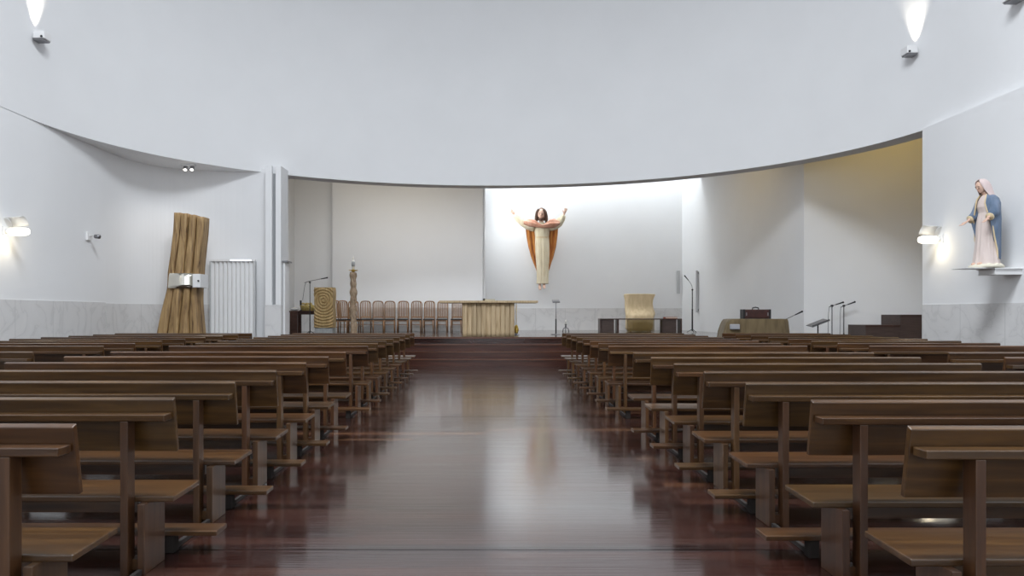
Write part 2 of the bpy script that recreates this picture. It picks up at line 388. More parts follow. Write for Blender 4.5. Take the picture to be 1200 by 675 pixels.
# apse walls
struct(MB().box(-7.6, -7.3, 19.9, 27.5, 0, HA + 0.1), 'wall_apse_left', 'plaster')
struct(MB().box(-7.6, -5.7, 19.95, 20.2, 0, HA + 0.1), 'wall_behind_pier', 'plaster')
struct(MB().box(-7.4, -5.7, 27.35, 27.6, 0, HA + 0.1), 'wall_apse_corner', 'plaster')
struct(MB().box(-5.8, -0.2, 27.0, 27.4, 0, HA + 0.1), 'wall_apse_back', 'plaster')
struct(MB().box(-0.40, -0.2, 27.2, 29.3, 0, 9.0), 'wall_niche_cheek', 'plaster')
struct(MB().box(-0.6, 8.3, 29.3, 29.6, 0, 9.0), 'wall_niche', 'plaster')
struct(MB().box(-0.4, 8.2, 27.0, 27.2, HA + 0.2, 9.0), 'wall_niche_front', 'plaster')
struct(MB().box(-0.6, 8.3, 27.0, 29.6, 9.0, 9.2), 'ceiling_niche', 'plaster')
wall_strip('wall_apse_right', [(8.49, 19.5), (7.83, 29.4)][::-1], 0, 9.2, 'plaster', 0.3)
struct(MB().box(8.49, 13.4, 19.5, 19.8, 0, HA + 0.1), 'wall_side_chapel', 'plaster')
struct(MB().box(13.0, 13.3, 14.6, 19.6, 0, HA + 0.1), 'wall_side_chapel_end', 'plaster')
struct(MB().box(9.4, 13.3, 14.7, 15.0, 0, HA + 0.1), 'wall_side_chapel_front', 'plaster')
# apse ceiling behind the great curve
b = MB()
cur = [drum(pi * i / n, 0.48) for i in range(n + 1)]
cur = [(x, y) for x, y in cur if y > 14.6]
poly = [(13.3, 14.7)] + [(cur[0][0], 14.7)] + cur + [(-9.5, 14.7), (-9.5, 27.6), (-0.2, 27.6), (-0.2, 27.2), (8.0, 27.2), (8.0, 29.6), (13.3, 29.6)]
b.add([(x, y, HA) for x, y in poly] + [(x, y, HA + 0.2) for x, y in poly], [tuple(range(len(poly))), tuple(range(len(poly), 2 * len(poly)))], False)
struct(b, 'ceiling_apse', 'plaster')

# marble wainscot
struct(MB().box(-WX, -WX + 0.012, -6, 17.05, 0, 1.68), 'trim_5', 'marble')
struct(MB().box(WX - 0.012, WX, -6, 15.03, 0, 1.60), 'trim_6', 'marble')
struct(MB().box(-7.3, -7.288, 20.2, 27.3, 0, 1.64), 'trim_7', 'marble')
struct(MB().box(-7.288, -5.8, 27.338, 27.35, 0, 1.64), 'trim_10', 'marble')
struct(MB().box(-5.78, -0.2, 26.988, 27.0, 0, 1.64), 'trim_8', 'marble')
struct(MB().box(-0.2, 7.84, 29.288, 29.3, 0, 1.63), 'trim_9', 'marble')
# niche window, plus unseen frames added behind the rear and overhead fill lights
def window(name, mtx, w, h):
    b = MB()
    for x0, x1, z0, z1 in ((-w/2, w/2, -h/2, -h/2+.08), (-w/2, w/2, h/2-.08, h/2), (-w/2, -w/2+.08, -h/2, h/2), (w/2-.08, w/2, -h/2, h/2), (-.04, .04, -h/2, h/2)):
        b.box(x0, x1, -0.05, 0.05, z0, z1)
    b.xf(mtx); struct(b, name, 'white')
window('window_added_rear', Matrix.Translation((0, -5.93, 4.8)), 14.2, 7.2)
window('window_added_top', Matrix.Translation((0, 5.0, 13.5)) @ Matrix.Rotation(pi/2, 4, 'X'), 7.2, 5.2)
window('window_3', Matrix.Translation((-0.16, 27.75, 5.0)) @ Matrix.Rotation(pi/2, 4, 'Z'), 1.0, 6.2)

# narrow white door leaf folded back against the pier
d = struct(MB().box(-5.485, -5.43, 19.40, 19.80, 0.0, 2.78), 'door_1', 'white', bevel=0.006)
h = MB().box(-5.50, -5.36, 19.36, 19.82, 2.79, 2.83).build('door_closer', 'steel', d)

# ------------------------------------------------------------------ pews
def make_pew(Lg, name='church_pew'):
    root = thing(name, 'pew', 'pew')
    h = Lg / 2
    b = MB(); b.extrude_x([(0.0, 0.944), (0.030, 0.957), (0.080, 0.655), (0.052, 0.651)], -h, h)
    b.build('backrest', 'pew', root, bevel=0.004)
    MB().box(-h + 0.012, h - 0.012, -0.085, 0.012, 0.836, 0.873).build('book_ledge', 'pew', root, bevel=0.005)
    MB().extrude_x([(0.0, 0.380), (0.0, 0.411), (0.37, 0.420), (0.37, 0.389)], -h, h).build('seat', 'pew', root, bevel=0.006)
    for s in (-1, 1):
        # post outside, seat leg nearer the aisle end
        xp = s * (h - 0.232)
        MB().extrude_x([(-0.082, 0), (-0.082, 0.836), (0.0, 0.836), (0.0, 0.0)], xp - 0.021, xp + 0.021).build('post', 'pew_up', root, bevel=0.004)
        xl = s * (h - 0.150)
        MB().box(xl - 0.02, xl + 0.02, -0.06, 0.19, 0, 0.382).build('leg', 'pew_up', root, bevel=0.004)
        lo, hi = sorted((xp, xl))
        MB().box(lo, hi, -0.03, 0.05, 0.015, 0.075).build('foot_block', 'pew_up', root, bevel=0.003)
    MB().box(-h + 0.25, h - 0.25, 0.12, 0.15, 0.29, 0.375).build('stretcher', 'pew', root, bevel=0.003)
    kn = MB().box(-h - 0.135, h + 0.135, -0.69, -0.52, 0.108, 0.137).build('kneeler', 'pew', root, bevel=0.005)
    for s in (-1, 1):
        xf = s * (h - 0.155)
        MB().box(xf - 0.03, xf + 0.03, -0.67, -0.60, 0, 0.108).build('kneeler_foot', 'rubber', kn, bevel=0.004)
        MB().box(xf - 0.012, xf + 0.012, -0.66, -0.06, 0.002, 0.03).build('kneeler_rod', 'rubber', kn)
    return root
ordn = ['first', 'second', 'third', 'fourth', 'fifth', 'sixth', 'seventh', 'eighth']
Lin = 2.87; Cin = 1.735 + Lin / 2
near_l = [3.03 + 0.967 * i for i in range(7)]
near_r = [2.98 + 0.945 * i for i in range(7)]
near_r[0] = 2.975; near_r[1] = 3.875
far = [10.45 + 0.94 * i for i in range(8)]
proto_in = None
def place(proto, x, y, label, group):
    global used
    o = proto if not proto.get('placed') else copy_tree(proto)
    proto['placed'] = 1
    o.location = (x, y, 0); o['label'] = label; o['group'] = group
    return o
pin = make_pew(Lin)
for side, sx, rows in (('left', -1, near_l), ('right', 1, near_r)):
    for i, y in enumerate(rows):
        place(pin, sx * Cin, y, f'brown wooden pew with kneeler {side} of the aisle, {ordn[i]} row counted from the camera', f'pews of the rear block {side} of the aisle')
    for i, y in enumerate(far):
        place(pin, sx * Cin, y, f'brown wooden pew with kneeler {side} of the aisle, {ordn[7 - i]} row counted from the altar steps', f'pews of the front block {side} of the aisle')
pl = make_pew(3.22); cl = -(5.55 + 1.61)
place(pl, cl, near_l[6], 'brown wooden pew by the left wall, its right end just inside the photo', 'pews along the left wall')
for i, y in enumerate(far):
    place(pl, cl, y, f'brown wooden pew along the left wall, {ordn[7 - i]} row counted from the front', 'pews along the left wall')
pr = make_pew(2.55); cr = 5.5 + 1.275
for i, y in ((5, near_r[5]), (6, near_r[6])):
    place(pr, cr, y, ('brown wooden pew by the right wall, nearest row there' if i == 5 else 'brown wooden pew by the right wall, second nearest row there'), 'pews along the right wall')
for i, y in enumerate(far):
    place(pr, cr, y, f'brown wooden pew along the right wall, {ordn[7 - i]} row counted from the front', 'pews along the right wall')
for o in (pin, pl, pr): del o['placed']
for o in C.objects:
    if 'placed' in o: del o['placed']

# ------------------------------------------------------------------ altar
za = 21.2
def X(px, d): return (px - PX) * d / FPX
def Z(py, d): return CAMH - (py - PY) * d / FPX
t = thing('altar', 'altar of upright raw timber logs with a broad thin wooden top', 'altar', (X(572, za), za, SH))
x0, x1 = X(542, za), X(603, za)
top = Z(355, za) - SH
ln = 11; wv = (x1 - x0) / ln
for row, yy in ((0, 0.0), (1, 0.75)):
    for i in range(ln):
        xc = x0 + wv * (i + 0.5); w2 = wv * (0.5 + random.uniform(-0.02, 0.03))
        rg = []
        for kz in range(9):
            z = top * kz / 8
            rr = [(xc + w2 * (1 if c > 0 else -1) * abs(c) ** 0.22 + 0.002 * sin(i * 2 + kz * 1.1), yy + (-0.07 - 0.02 * cos(i * 3.1)) * (1 if s_ > 0 else -1) * abs(s_) ** 0.3, z) for c, s_ in [(cos(2 * pi * q / 14 + 0.2), sin(2 * pi * q / 14 + 0.2)) for q in range(14)]]
            rg.append(rr)
        MB().rings(rg).build('timber_log', 'plank', t)
MB().box(x0 + 0.04, x1 - 0.04, 0.05, 0.7, 0.0, top).build('core', 'rawwood', t)
MB().box(X(515, za) , X(630, za), -0.22, 0.95, top, top + 0.065).build('altar_top', 'plank', t, bevel=0.01)
bk = thing('missal', 'closed pale book lying flat on the altar top', 'book', (X(574, za), za + 0.2, SH + top + 0.065))
MB().box(-0.15, 0.15, -0.1, 0.1, 0.0, 0.008).box(-0.15, 0.15, -0.1, 0.1, 0.035, 0.043).box(-0.15, 0.15, 0.092, 0.1, 0, 0.043).build('cover', 'basket', bk)
MB().box(-0.145, 0.145, -0.095, 0.092, 0.008, 0.035).build('pages', 'paper', bk)

# ------------------------------------------------------------------ thurible stand right of altar
d = 22.6
t = thing('censer_stand', 'slim censer hanging on a stand under the right end of the altar top', 'censer', (X(605, d), d, SH))
hh = Z(356.5, d) - SH
MB().lathe([(0.10, 0), (0.10, 0.015), (0.02, 0.03)]).build('base', 'steel', t)
MB().tube([(0, 0.05, 0), (0, 0.05, hh), (0, 0, hh + 0.03), (0, -0.02, hh)], 0.009).build('pole', 'black', t)
b = MB()
for k in range(10): b.ball((0, -0.02, hh - 0.05 - k * 0.055), 0.016, n=8, m=6)
b.tube([(0, -0.02, hh), (0, -0.02, 0.3)], 0.006, 6)
b.build('chain', 'gold', t)
MB().lathe([(0.02, 0.32), (0.05, 0.27), (0.07, 0.2), (0.085, 0.15), (0.05, 0.09), (0.07, 0.05)], (0, -0.02, 0)).build('bowl', 'gold', t)

# thin lectern with small flat top
d = 23.0
t = thing('reading_stand', 'slim metal stand with a small flat top, just right of the altar', 'stand', (X(651.5, d), d, SH))
MB().lathe([(0.16, 0), (0.16, 0.015), (0.03, 0.025)]).build('base', 'steel', t)
MB().cyl((0, 0, 0.02), (0, 0, 0.5), 0.022).build('pole', 'black', t)
MB().cyl((0, 0, 0.5), (0, 0, Z(353, d) - SH), 0.012).build('inner_pole', 'steel', t)
MB().box(-0.115, 0.115, -0.13, 0.13, -0.02, 0.02).xf(Matrix.Translation((0, 0, Z(353, d) - SH)) @ Matrix.Rotation(0.25, 4, 'X')).build('top_plate', 'steel', t, bevel=0.004)
# low candlestick
d = 26.5
t = thing('floor_candlestick', 'small three-footed candlestick on the stage behind the front right pews', 'candlestick', (X(663, d), d, SH))
for k in range(3):
    a = k * 2 * pi / 3 + 0.4
    MB().tube([(0, 0, 0.16), (0.10 * cos(a), 0.10 * sin(a), 0.12), (0.13 * cos(a), 0.13 * sin(a), 0.0)], [0.018, 0.016, 0.02]).build('leg', 'steel', t)
MB().lathe([(0.02, 0.14), (0.035, 0.2), (0.02, 0.24), (0.05, 0.27), (0.05, 0.28)]).build('holder', 'steel', t)
MB().cyl((0, 0, 0.28), (0, 0, 0.44), 0.022).build('candle', 'wax', t)

# ------------------------------------------------------------------ chairs along the back of the apse
dch = 26.3
def make_chair():
    r = thing('slat_back_chair', 'chair', 'chair')
    w = 0.185; H = 1.12
    b = MB()
    arch = [(-w, 0.24, 0.0), (-w, 0.22, 0.45), (-w, 0.27, 0.96)]
    for k in range(0, 9):
        a = pi - pi * k / 8; arch.append((w * (0.62 * cos(a) + 0.38 * (1 if cos(a) > 0.01 else -1 if cos(a) < -0.01 else 0)), 0.275 + 0.005 * sin(a), 1.0 + (H - 1.0) * sin(a) ** 0.8))
    arch += [(w, 0.27, 0.96), (w, 0.22, 0.45), (w, 0.24, 0.0)]
    b.tube(arch, 0.021, 8); b.build('back_frame', 'chair', r)
    for i in range(5):
        x = -0.125 + 0.0625 * i
        MB().box(x - 0.016, x + 0.016, -0.008, 0.008, 0, 0.55).xf(Matrix.Translation((0, 0.232, 0.54)) @ Matrix.Rotation(-0.08, 4, 'X')).build('back_slat', 'chair', r)
    MB().box(-w, w, 0.215, 0.245, 0.51, 0.56).build('lower_rail', 'chair', r, bevel=0.004)
    MB().box(-w - 0.008, w + 0.008, -0.23, 0.21, 0.43, 0.475).build('seat', 'seatblack', r, bevel=0.012)
    MB().box(-w + 0.02, w - 0.02, -0.2, 0.22, 0.385, 0.43).build('apron', 'chair', r)
    for s in (-1, 1):
        MB().tube([(s * w * 0.95, -0.2, 0.43), (s * w, -0.215, 0)], [0.022, 0.016], 8).build('leg', 'chair', r)
        MB().cyl((s * w, -0.21, 0.2), (s * w, 0.23, 0.2), 0.011, 6).build('side_stretcher', 'chair', r)
    MB().cyl((-w, -0.21, 0.27), (w, -0.21, 0.27), 0.011, 6).build('front_stretcher', 'chair', r)
    return r
cxs = [397.5, 405.7, 417.2, 430, 443.3, 456.5, 472, 487.5, 502.5, 518, 535]
chp = make_chair()
for i, px in enumerate(cxs):
    o = chp if i == 0 else copy_tree(chp)
    dc = [25.3, 25.7, 26.05, 26.3, 26.4, 26.45, 26.45, 26.45, 26.45, 26.45, 26.45][i]
    o.location = (X(px, dc), dc, SH)
    o.rotation_euler = (0, 0, radians([42, 38, 30, 20, 10, 5, 2, 0, -2, -2, -4][i]))
    w10 = ordn + ['ninth', 'tenth']
    o['label'] = ('arched slat-back wooden chair against the apse wall, ' + (w10[i] + ' from the left end' if i < 8 else ['third from the right end', 'second from the right end', 'nearest the altar, at the right end'][i - 8]))
    o['group'] = 'slat-back chairs against the apse wall'

# ------------------------------------------------------------------ left table with its things
d = 25.3
t = thing('side_table', 'long dark wooden table at the far left of the stage', 'table', (X(363.7, d), d, SH))
hw = X(386.5, d) - X(363.7, d); th = Z(364.3, d) - SH
MB().box(-hw, hw, -0.3, 0.3, th - 0.05, th).build('tabletop', 'darkwood', t, bevel=0.006)
MB().box(-hw + 0.1, hw - 0.1, -0.26, -0.23, th - 0.13, th - 0.05).build('apron', 'darkwood', t)
for s in (-1, 1):
    for q in (-1, 1):
        MB().box(s * (hw - 0.17) - 0.13 * (s < 0) - 0.0, s * (hw - 0.17) + 0.13, q * 0.25 - 0.04, q * 0.25 + 0.04, 0, th - 0.05).build('leg', 'darkwood', t, bevel=0.004)
tt = SH + th
t = thing('basket', 'golden wicker basket on the dark side table', 'basket', (X(361, d), d - 0.05, tt))
MB().rings([[(1.0 * a * cos(q * pi / 10), b_ * sin(q * pi / 10), z) for q in range(20)] for a, b_, z in ((0.22, 0.12, 0), (0.27, 0.15, 0.16), (0.28, 0.16, 0.2), (0.26, 0.14, 0.2), (0.2, 0.1, 0.03))]).build('basket_body', 'basket', t)
b = MB()
for k in range(14): b.ball((random.uniform(-0.2, 0.2), random.uniform(-0.08, 0.08), random.uniform(0.2, 0.27)), 0.045, 0.04, 0.03, n=8, m=6)
tag(b.build('woven_filling', 'basket', t), kind='stuff')
t = thing('white_bowl', 'white cloth-topped bowl at the left end of the dark side table', 'bowl', (X(346, d), d - 0.08, tt))
MB().lathe([(0.06, 0), (0.13, 0.04), (0.15, 0.09), (0.13, 0.09), (0.05, 0.03)]).build('bowl_body', 'white', t)
MB().ball((0, 0, 0.07), 0.12, 0.12, 0.05).build('folded_napkin', 'paper', t)

# mic stand with boom, left
def mic_stand(label, px, ytop, d, base, boom=None, cable=None, r=0.014, gr=None):
    t = thing('microphone_stand', label, 'microphone stand', (X(px, d), d, base), group=gr)
    h = Z(ytop, d) - base
    for k in range(3):
        a = k * 2 * pi / 3 + 0.5
        MB().tube([(0, 0, 0.12), (0.19 * cos(a), 0.19 * sin(a), 0.012)], 0.010, 8).build('leg', 'black', t)
    MB().cyl((0, 0, 0.05), (0, 0, h * 0.55), r * 1.25).build('lower_pole', 'black', t)
    MB().cyl((0, 0, h * 0.55), (0, 0, h), r * 0.8).build('upper_pole', 'black', t)
    MB().cyl((0, -0.03, h), (0, 0.03, h), 0.028).build('clamp', 'black', t)
    if boom:
        pts = [Vector((X(x, d) - X(px, d), -0.03, Z(y, d) - base)) for x, y in boom]
        MB().tube(pts, 0.008, 8).build('boom_arm', 'black', t)
        e, q = pts[-1], (pts[-1] - pts[-2]).normalized()
        mb = MB().tube([e - q * 0.02, e + q * 0.10, e + q * 0.17], [0.014, 0.018, 0.02], 10); mb.ball(e + q * 0.18, 0.026); mb.build('microphone', 'black', t)
    if cable:
        pts = [Vector((X(x, d) - X(px, d), -0.04, Z(y, d) - base)) for x, y in cable]
        MB().tube(pts, 0.006, 6).build('cable', 'black', t)
    return t
mic_stand('black microphone stand with long boom beside the spiral-carved lectern', 363.2, 331, 22.9, SH, [(357, 331.5), (363.2, 329.5), (377, 326.8)], [(359, 331), (357.5, 335), (356, 345), (355, 352)])
t = thing('table_microphone', 'small black gooseneck microphone standing on the dark side table', 'microphone', (X(354.5, d), d - 0.24, tt))  # second microphone, gives no light
MB().lathe([(0.05, 0), (0.05, 0.015), (0.015, 0.03)]).build('base', 'black', t)
MB().tube([(0, 0, 0.02), (0, 0, 0.22)], 0.008).build('neck', 'black', t)
MB().tube([(0, 0, 0.2), (0, 0, 0.36)], [0.03, 0.035]).build('head', 'black', t)

# spiral carved lectern
d = 23.6
t = thing('lectern', 'block-shaped raw wood lectern carved with concentric rings', 'lectern', (X(380.5, d), d, SH))
zb = Z(384, d) - SH; zt = Z(337, d) - SH; w = (391 - 369) * d / FPX / 2
MB().box(-w * 0.95, w * 0.95, -0.15, 0.3, 0, zb).build('base', 'greystone', t, bevel=0.01)
b = MB(); NX, NZ = 80, 150; vs = []; fs = []
cxr, czr = 0.0, zt - (zt - zb) * 0.32
for j in range(NZ + 1):
    for i in range(NX + 1):
        u = i / NX * 2 - 1; v = j / NZ; z = zb + (zt - zb) * v
        wob = 1 + 0.02 * sin(v * 9) - (0.05 * max(0, u) * max(0, (v - 0.9)) * 10) - 0.04 * max(0, 0.3 - v) * max(0, u)
        x = w * u * wob
        dx = (x - cxr); dz = (z - czr); dist = sqrt(dx * dx + (dz * (1.0 if dz > 0 else 0.92)) ** 2)
        ang = math.atan2(dz, dx); ph = dist / 0.088 * 2 * pi - ang
        gro = 0.05 * (0.5 + 0.5 * sin(ph)) ** 1.5
        edge = max(abs(u) - 0.9, 0) * 10; edge2 = max(abs(v - 0.5) * 2 - 0.96, 0) * 25
        vs.append((x, -0.22 + gro + 0.03 * edge + 0.03 * edge2, z))
for j in range(NZ):
    for i in range(NX):
        a = j * (NX + 1) + i; fs.append((a, a + 1, a + NX + 2, a + NX + 1))
b.add(vs, fs, True)
o0 = len(vs)
# sides and back
per = [j * (NX + 1) for j in range(NZ + 1)] + [NZ * (NX + 1) + i for i in range(1, NX + 1)] + [j * (NX + 1) + NX for j in range(NZ - 1, -1, -1)] + [i for i in range(NX - 1, 0, -1)]
bv = [(vs[p][0], 0.3, vs[p][2]) for p in per]
b.v += bv
for q in range(len(per)):
    q2 = (q + 1) % len(per); b.f.append((per[q], per[q2], o0 + q2, o0 + q)); b.sm.append(False)
b.f.append(tuple(o0 + q for q in range(len(per)))); b.sm.append(False)
b.build('carved_block', 'rawwood', t)

# paschal candle totem
d = 23.2
t = thing('paschal_candle_stand', 'tall gnarled wooden post carrying a candle in a gold dish', 'candle stand', (X(414, d), d, SH))
zt = Z(319, d) - SH; rg = []
for k in range(34):
    v = k / 33; z = zt * v; r = 0.108 + 0.010 * sin(v * 21) + 0.012 * sin(v * 47 + 1) - 0.01 * v
    ox = 0.014 * sin(v * 11)
    rg.append([(ox + r * (1 + 0.10 * sin(3 * q * 2 * pi / 18 + v * 14)) * cos(q * 2 * pi / 18), r * (1 + 0.1 * cos(4 * q * 2 * pi / 18 + v * 9)) * sin(q * 2 * pi / 18), z) for q in range(18)])
MB().rings(rg).build('carved_post', 'totem', t)
MB().lathe([(0.04, 0), (0.05, 0.03), (0.15, 0.055), (0.15, 0.065), (0.05, 0.06), (0.045, 0.09)], (0, 0, zt)).build('gold_dish', 'gold', t)
cc = thing('paschal_candle', 'white candle with grey pattern standing in the gold dish of the carved post', 'candle', (X(414, d), d, SH + zt + 0.062))
MB().cyl((0, 0, 0), (0, 0, Z(305, d) - SH - zt - 0.04), 0.04, 16).build('wax_column', 'wax', cc)
zz = Z(305, d) - SH - zt - 0.04
MB().lathe([(0.041, 0.12), (0.06, 0.15), (0.06, 0.22), (0.05, 0.27), (0.041, 0.28)]).build('ornament', 'greystone', cc)
MB().lathe([(0.04, zz), (0.025, zz + 0.04), (0.012, zz + 0.10), (0.003, zz + 0.12)]).build('taper', 'wax', cc)

# ------------------------------------------------------------------ presider's bench and draped chair
d = 26.2
t = thing('low_bench', 'low dark bench with closed end boxes and thin top, right of the altar', 'bench', (X(749.5, d), d, SH))
hx = X(797, d) - X(749.5, d); bt = Z(373.3, d) - SH
MB().box(-hx, hx, -0.25, 0.25, bt - 0.035, bt).build('top', 'darkwood', t, bevel=0.004)
for s in (-1, 1): MB().box(s * hx - 0.02 - (0.02 if s > 0 else -0.02), s * hx + 0.02 - (0.02 if s > 0 else -0.02), -0.25, 0.25, 0, bt - 0.035).build('end_panel', 'darkwood', t)
for px0, px1 in ((704, 718.5), (775, 791)):
    MB().box(X(px0, d) - X(749.5, d), X(px1, d) - X(749.5, d), -0.2, 0.22, 0.0, bt - 0.035).build('drawer_box', 'blockwood', t, bevel=0.004)
MB().box(X(722, d) - X(749.5, d), X(724, d) - X(749.5, d), -0.22, 0.2, 0, bt - 0.035).build('upright', 'darkwood', t)
MB().box(X(733, d) - X(749.5, d), X(765, d) - X(749.5, d), -0.25, -0.243, 0.02, bt - 0.036).build('amber_panel', 'smoked', t)
t2 = thing('red_book', 'flat red book lying on the right end of the low bench', 'book', (X(785.5, d), d, SH + bt))
MB().box(-0.22, 0.22, -0.15, 0.15, 0, 0.012).box(-0.22, 0.22, -0.15, 0.15, 0.045, 0.057).box(-0.22, -0.21, -0.15, 0.15, 0, 0.057).build('cover', 'red', t2)
MB().box(-0.21, 0.213, -0.143, 0.143, 0.012, 0.045).build('pages', 'paper', t2)

d = 27.1
t = thing('presider_chair', 'high-backed chair wholly covered by a beige cloth behind the low bench', 'chair', (X(749, d), d, SH))
sc = d / FPX
hp = (Z(344.5, d) - SH)
prof = [(0.0, 14.5, 14.5), (0.10, 15, 15), (0.3, 15.5, 15.5), (0.42, 16, 17.0), (0.48, 16, 18), (0.6, 16.3, 15.5), (0.75, 16.5, 15.2), (0.88, 16.8, 16.5), (0.97, 17.2, 19), (1.0, 17, 19.3), (1.006, 12, 13)]
rg = []
for v, wl, wr in prof:
    r = []; n_ = 48
    for q in range(n_):
        a = 2 * pi * q / n_; c, s_ = cos(a), sin(a)
        wx = (wr if c > 0 else wl) * sc
        px_ = wx * (1 if c > 0 else -1) * abs(c) ** 0.6
        dep = (0.30 if s_ > 0 else (0.40 if v < 0.45 else 0.40 - 0.30 * min(1, (v - 0.45) / 0.12)))
        fold = 1 + 0.045 * sin(9 * a + 5 * v) + 0.05 * sin(5 * a - 7 * v) * (1 - 0.6 * v)
        r.append((px_ * fold, dep * (1 if s_ > 0 else -1) * abs(s_) ** 0.7 * fold, hp * v))
    rg.append(r)
MB().rings(rg).build('draped_cloth', 'drape', t, sub=1)
for s in (-1, 1):
    for q in (-1, 1): MB().box(s * 0.36 - 0.03, s * 0.36 + 0.03, q * 0.2 - 0.03, q * 0.2 + 0.03, 0, 0.45).build('leg', 'chair', t)

# gooseneck mic in front of right wall
mic_stand('thin black floor microphone stand with gooseneck beside the right apse wall', 811.3, 339.5, 25.5, SH, [(811.3, 340), (810.6, 335), (808.5, 331), (806, 328)], r=0.022)

# wall bars
def at_right_wall(d):  # x of the slanting right apse wall at depth d
    return 7.83 + (29.4 - d) / 9.9 * 0.66
# x 818 on that wall
dd = 27.0
for _ in range(20): dd = at_right_wall(dd) * FPX / (818.5 - PX)
t = thing('column_speaker', 'long narrow white speaker bar fixed upright on the right apse wall', 'speaker', (at_right_wall(dd) - 0.005, dd, (Z(366, dd))))
hh = Z(317, dd) - Z(366, dd)
MB().box(-0.09, -0.03, -0.05, 0.05, 0, hh).build('cabinet', 'groove', t, bevel=0.008)
MB().box(-0.03, 0.01, -0.03, 0.03, 0.05, 0.12).box(-0.03, 0.01, -0.03, 0.03, hh - 0.12, hh - 0.05).build('bracket', 'steel', t)
dd = 29.1
t = thing('wall_panel', 'pale flat upright panel on the niche wall beside its right corner', 'panel', (X(796.2, dd), 29.285, Z(344, dd)))
MB().box(-0.06, 0.06, -0.05, 0.003, 0, Z(317, dd) - Z(344, dd)).build('panel_body', 'groove', t, bevel=0.006)

# ------------------------------------------------------------------ right side: draped piano, case, stands, dark block
d = 18.4
t = thing('covered_piano', 'upright piano hidden under a tan cloth, front right beyond the pews', 'piano', (X(883.5, d), d, 0))
sc = d / FPX; hp = Z(373.6, d)
rg = []
for v, wl, wr in [(0.0, 44, 39), (0.2, 43, 39), (0.5, 41, 38), (0.75, 39, 37.5), (0.86, 37, 37), (0.94, 35, 36.6), (0.985, 33, 36), (1.0, 29, 34), (1.001, 10, 10)]:
    r = []; n_ = 72
    for q in range(n_):
        a = 2 * pi * q / n_; c, s_ = cos(a), sin(a)
        wx = (wr if c > 0 else wl) * sc
        fold = 1 + (1 - v * 0.8) * (0.03 * sin(13 * a + 3 * v) + 0.022 * sin(21 * a - 2 * v))
        r.append((wx * (1 if c > 0 else -1) * abs(c) ** 0.28 * fold, 0.34 * (1 if s_ > 0 else -1) * abs(s_) ** 0.35 * fold, hp * v + (0.008 * sin(7 * a) if 0.5 < v < 1 else 0)))
    rg.append(r)
MB().rings(rg).build('cloth_cover', 'pianocloth', t)
b = MB().box(-34 * sc, -23 * sc, -0.42, -0.345, hp - 0.26, hp - 0.13); b.build('grey_strap', 'tape', t, bevel=0.02)
for s in (-1, 1): MB().box(s * 0.62 - 0.05, s * 0.62 + 0.05, -0.25, 0.25, 0, 0.12).build('foot', 'black', t)
t = thing('leather_case', 'dark red-brown case with a handle on top of the covered piano', 'case', (X(885.3, d), d, hp))
hc = Z(362.6, d) - hp
MB().box(-0.345, 0.345, -0.12, 0.12, 0, hc).build('case_body', 'leather', t, bevel=0.03)
MB().box(-0.35, 0.35, -0.125, -0.10, 0.0, 0.02).box(-0.35, -0.3, -0.13, 0.13, 0, hc + 0.003).box(0.3, 0.35, -0.13, 0.13, 0, hc + 0.003).build('edge_trim', 'black', t, bevel=0.01)
MB().tube([(-0.08, 0, hc), (-0.07, 0, hc + 0.04), (0, 0, hc + 0.055), (0.07, 0, hc + 0.04), (0.08, 0, hc)], 0.014).build('handle', 'black', t)
for s in (-1, 1): MB().box(s * 0.27 - 0.012, s * 0.27 + 0.012, -0.128, -0.118, 0.08, 0.16).build('clasp', 'steel', t)
mic_stand('low microphone stand with a boom reaching right from behind the covered piano', 918.5, 375, 18.9, 0, [(914, 377), (918.5, 375), (932, 368.6)])
mic_stand('slim microphone stand right of the music stand, left one of the pair', 975, 358.3, 18.75, 0, [(971, 359.6), (975, 358.2), (979.5, 356.8)], [(971, 359.6), (970, 368), (969.6, 380), (969.5, 395)], gr='two slim microphone stands right of the piano')
mic_stand('slim microphone stand left of the dark wooden steps, right one of the pair', 988.8, 358.3, 19.25, 0, [(984.5, 360), (988.8, 358.3), (993.5, 356.6)], [(984.5, 360), (983.8, 368), (983.6, 380), (983.4, 395)], gr='two slim microphone stands right of the piano')
d = 18.2
t = thing('music_stand', 'grey music stand with tilted tray between the piano and microphone stands', 'music stand', (X(958.5, d), d, 0))
for k in range(3):
    a = k * 2 * pi / 3 + 0.3
    MB().tube([(0, 0, 0.15), (0.25 * cos(a), 0.25 * sin(a), 0.01)], 0.010, 8).build('leg', 'black', t)
MB().cyl((0, 0, 0.05), (0, 0, Z(379.5, d)), 0.016).build('pole', 'black', t)
b = MB().box(-0.23, 0.23, -0.17, 0.17, -0.008, 0.008).box(-0.23, 0.23, -0.17, -0.155, 0.008, 0.04)
b.xf(Matrix.Translation((0, 0, Z(378.5, d) )) @ Matrix.Rotation(radians(-21), 4, 'Y') @ Matrix.Rotation(0.12, 4, 'X')); b.build('tray', 'steel', t)
d = 18.3
t = thing('wooden_steps', 'dark brown stepped wooden block at the right end of the recess', 'steps', (X(1048, d), d, 0))
MB().box(X(1014.5, d) - X(1048, d), X(1055, d) - X(1048, d), 0, 0.9, 0, Z(381, d)).build('lower_step', 'blockwood', t, bevel=0.006)
MB().box(X(1055, d) - X(1048, d) + 0.002, 1.2, 0.0, 0.9, 0, Z(368.8, d)).build('upper_step', 'blockwood', t, bevel=0.006)
for zz_ in (Z(381, d), ): MB().box(X(1014, d) - X(1048, d), X(1055, d) - X(1048, d), -0.012, 0.0, zz_ - 0.035, zz_).build('nosing', 'darkwood', t)
MB().box(X(1055, d) - X(1048, d), 1.2, -0.012, 0.0, Z(368.8, d) - 0.035, Z(368.8, d)).build('nosing', 'darkwood', t)

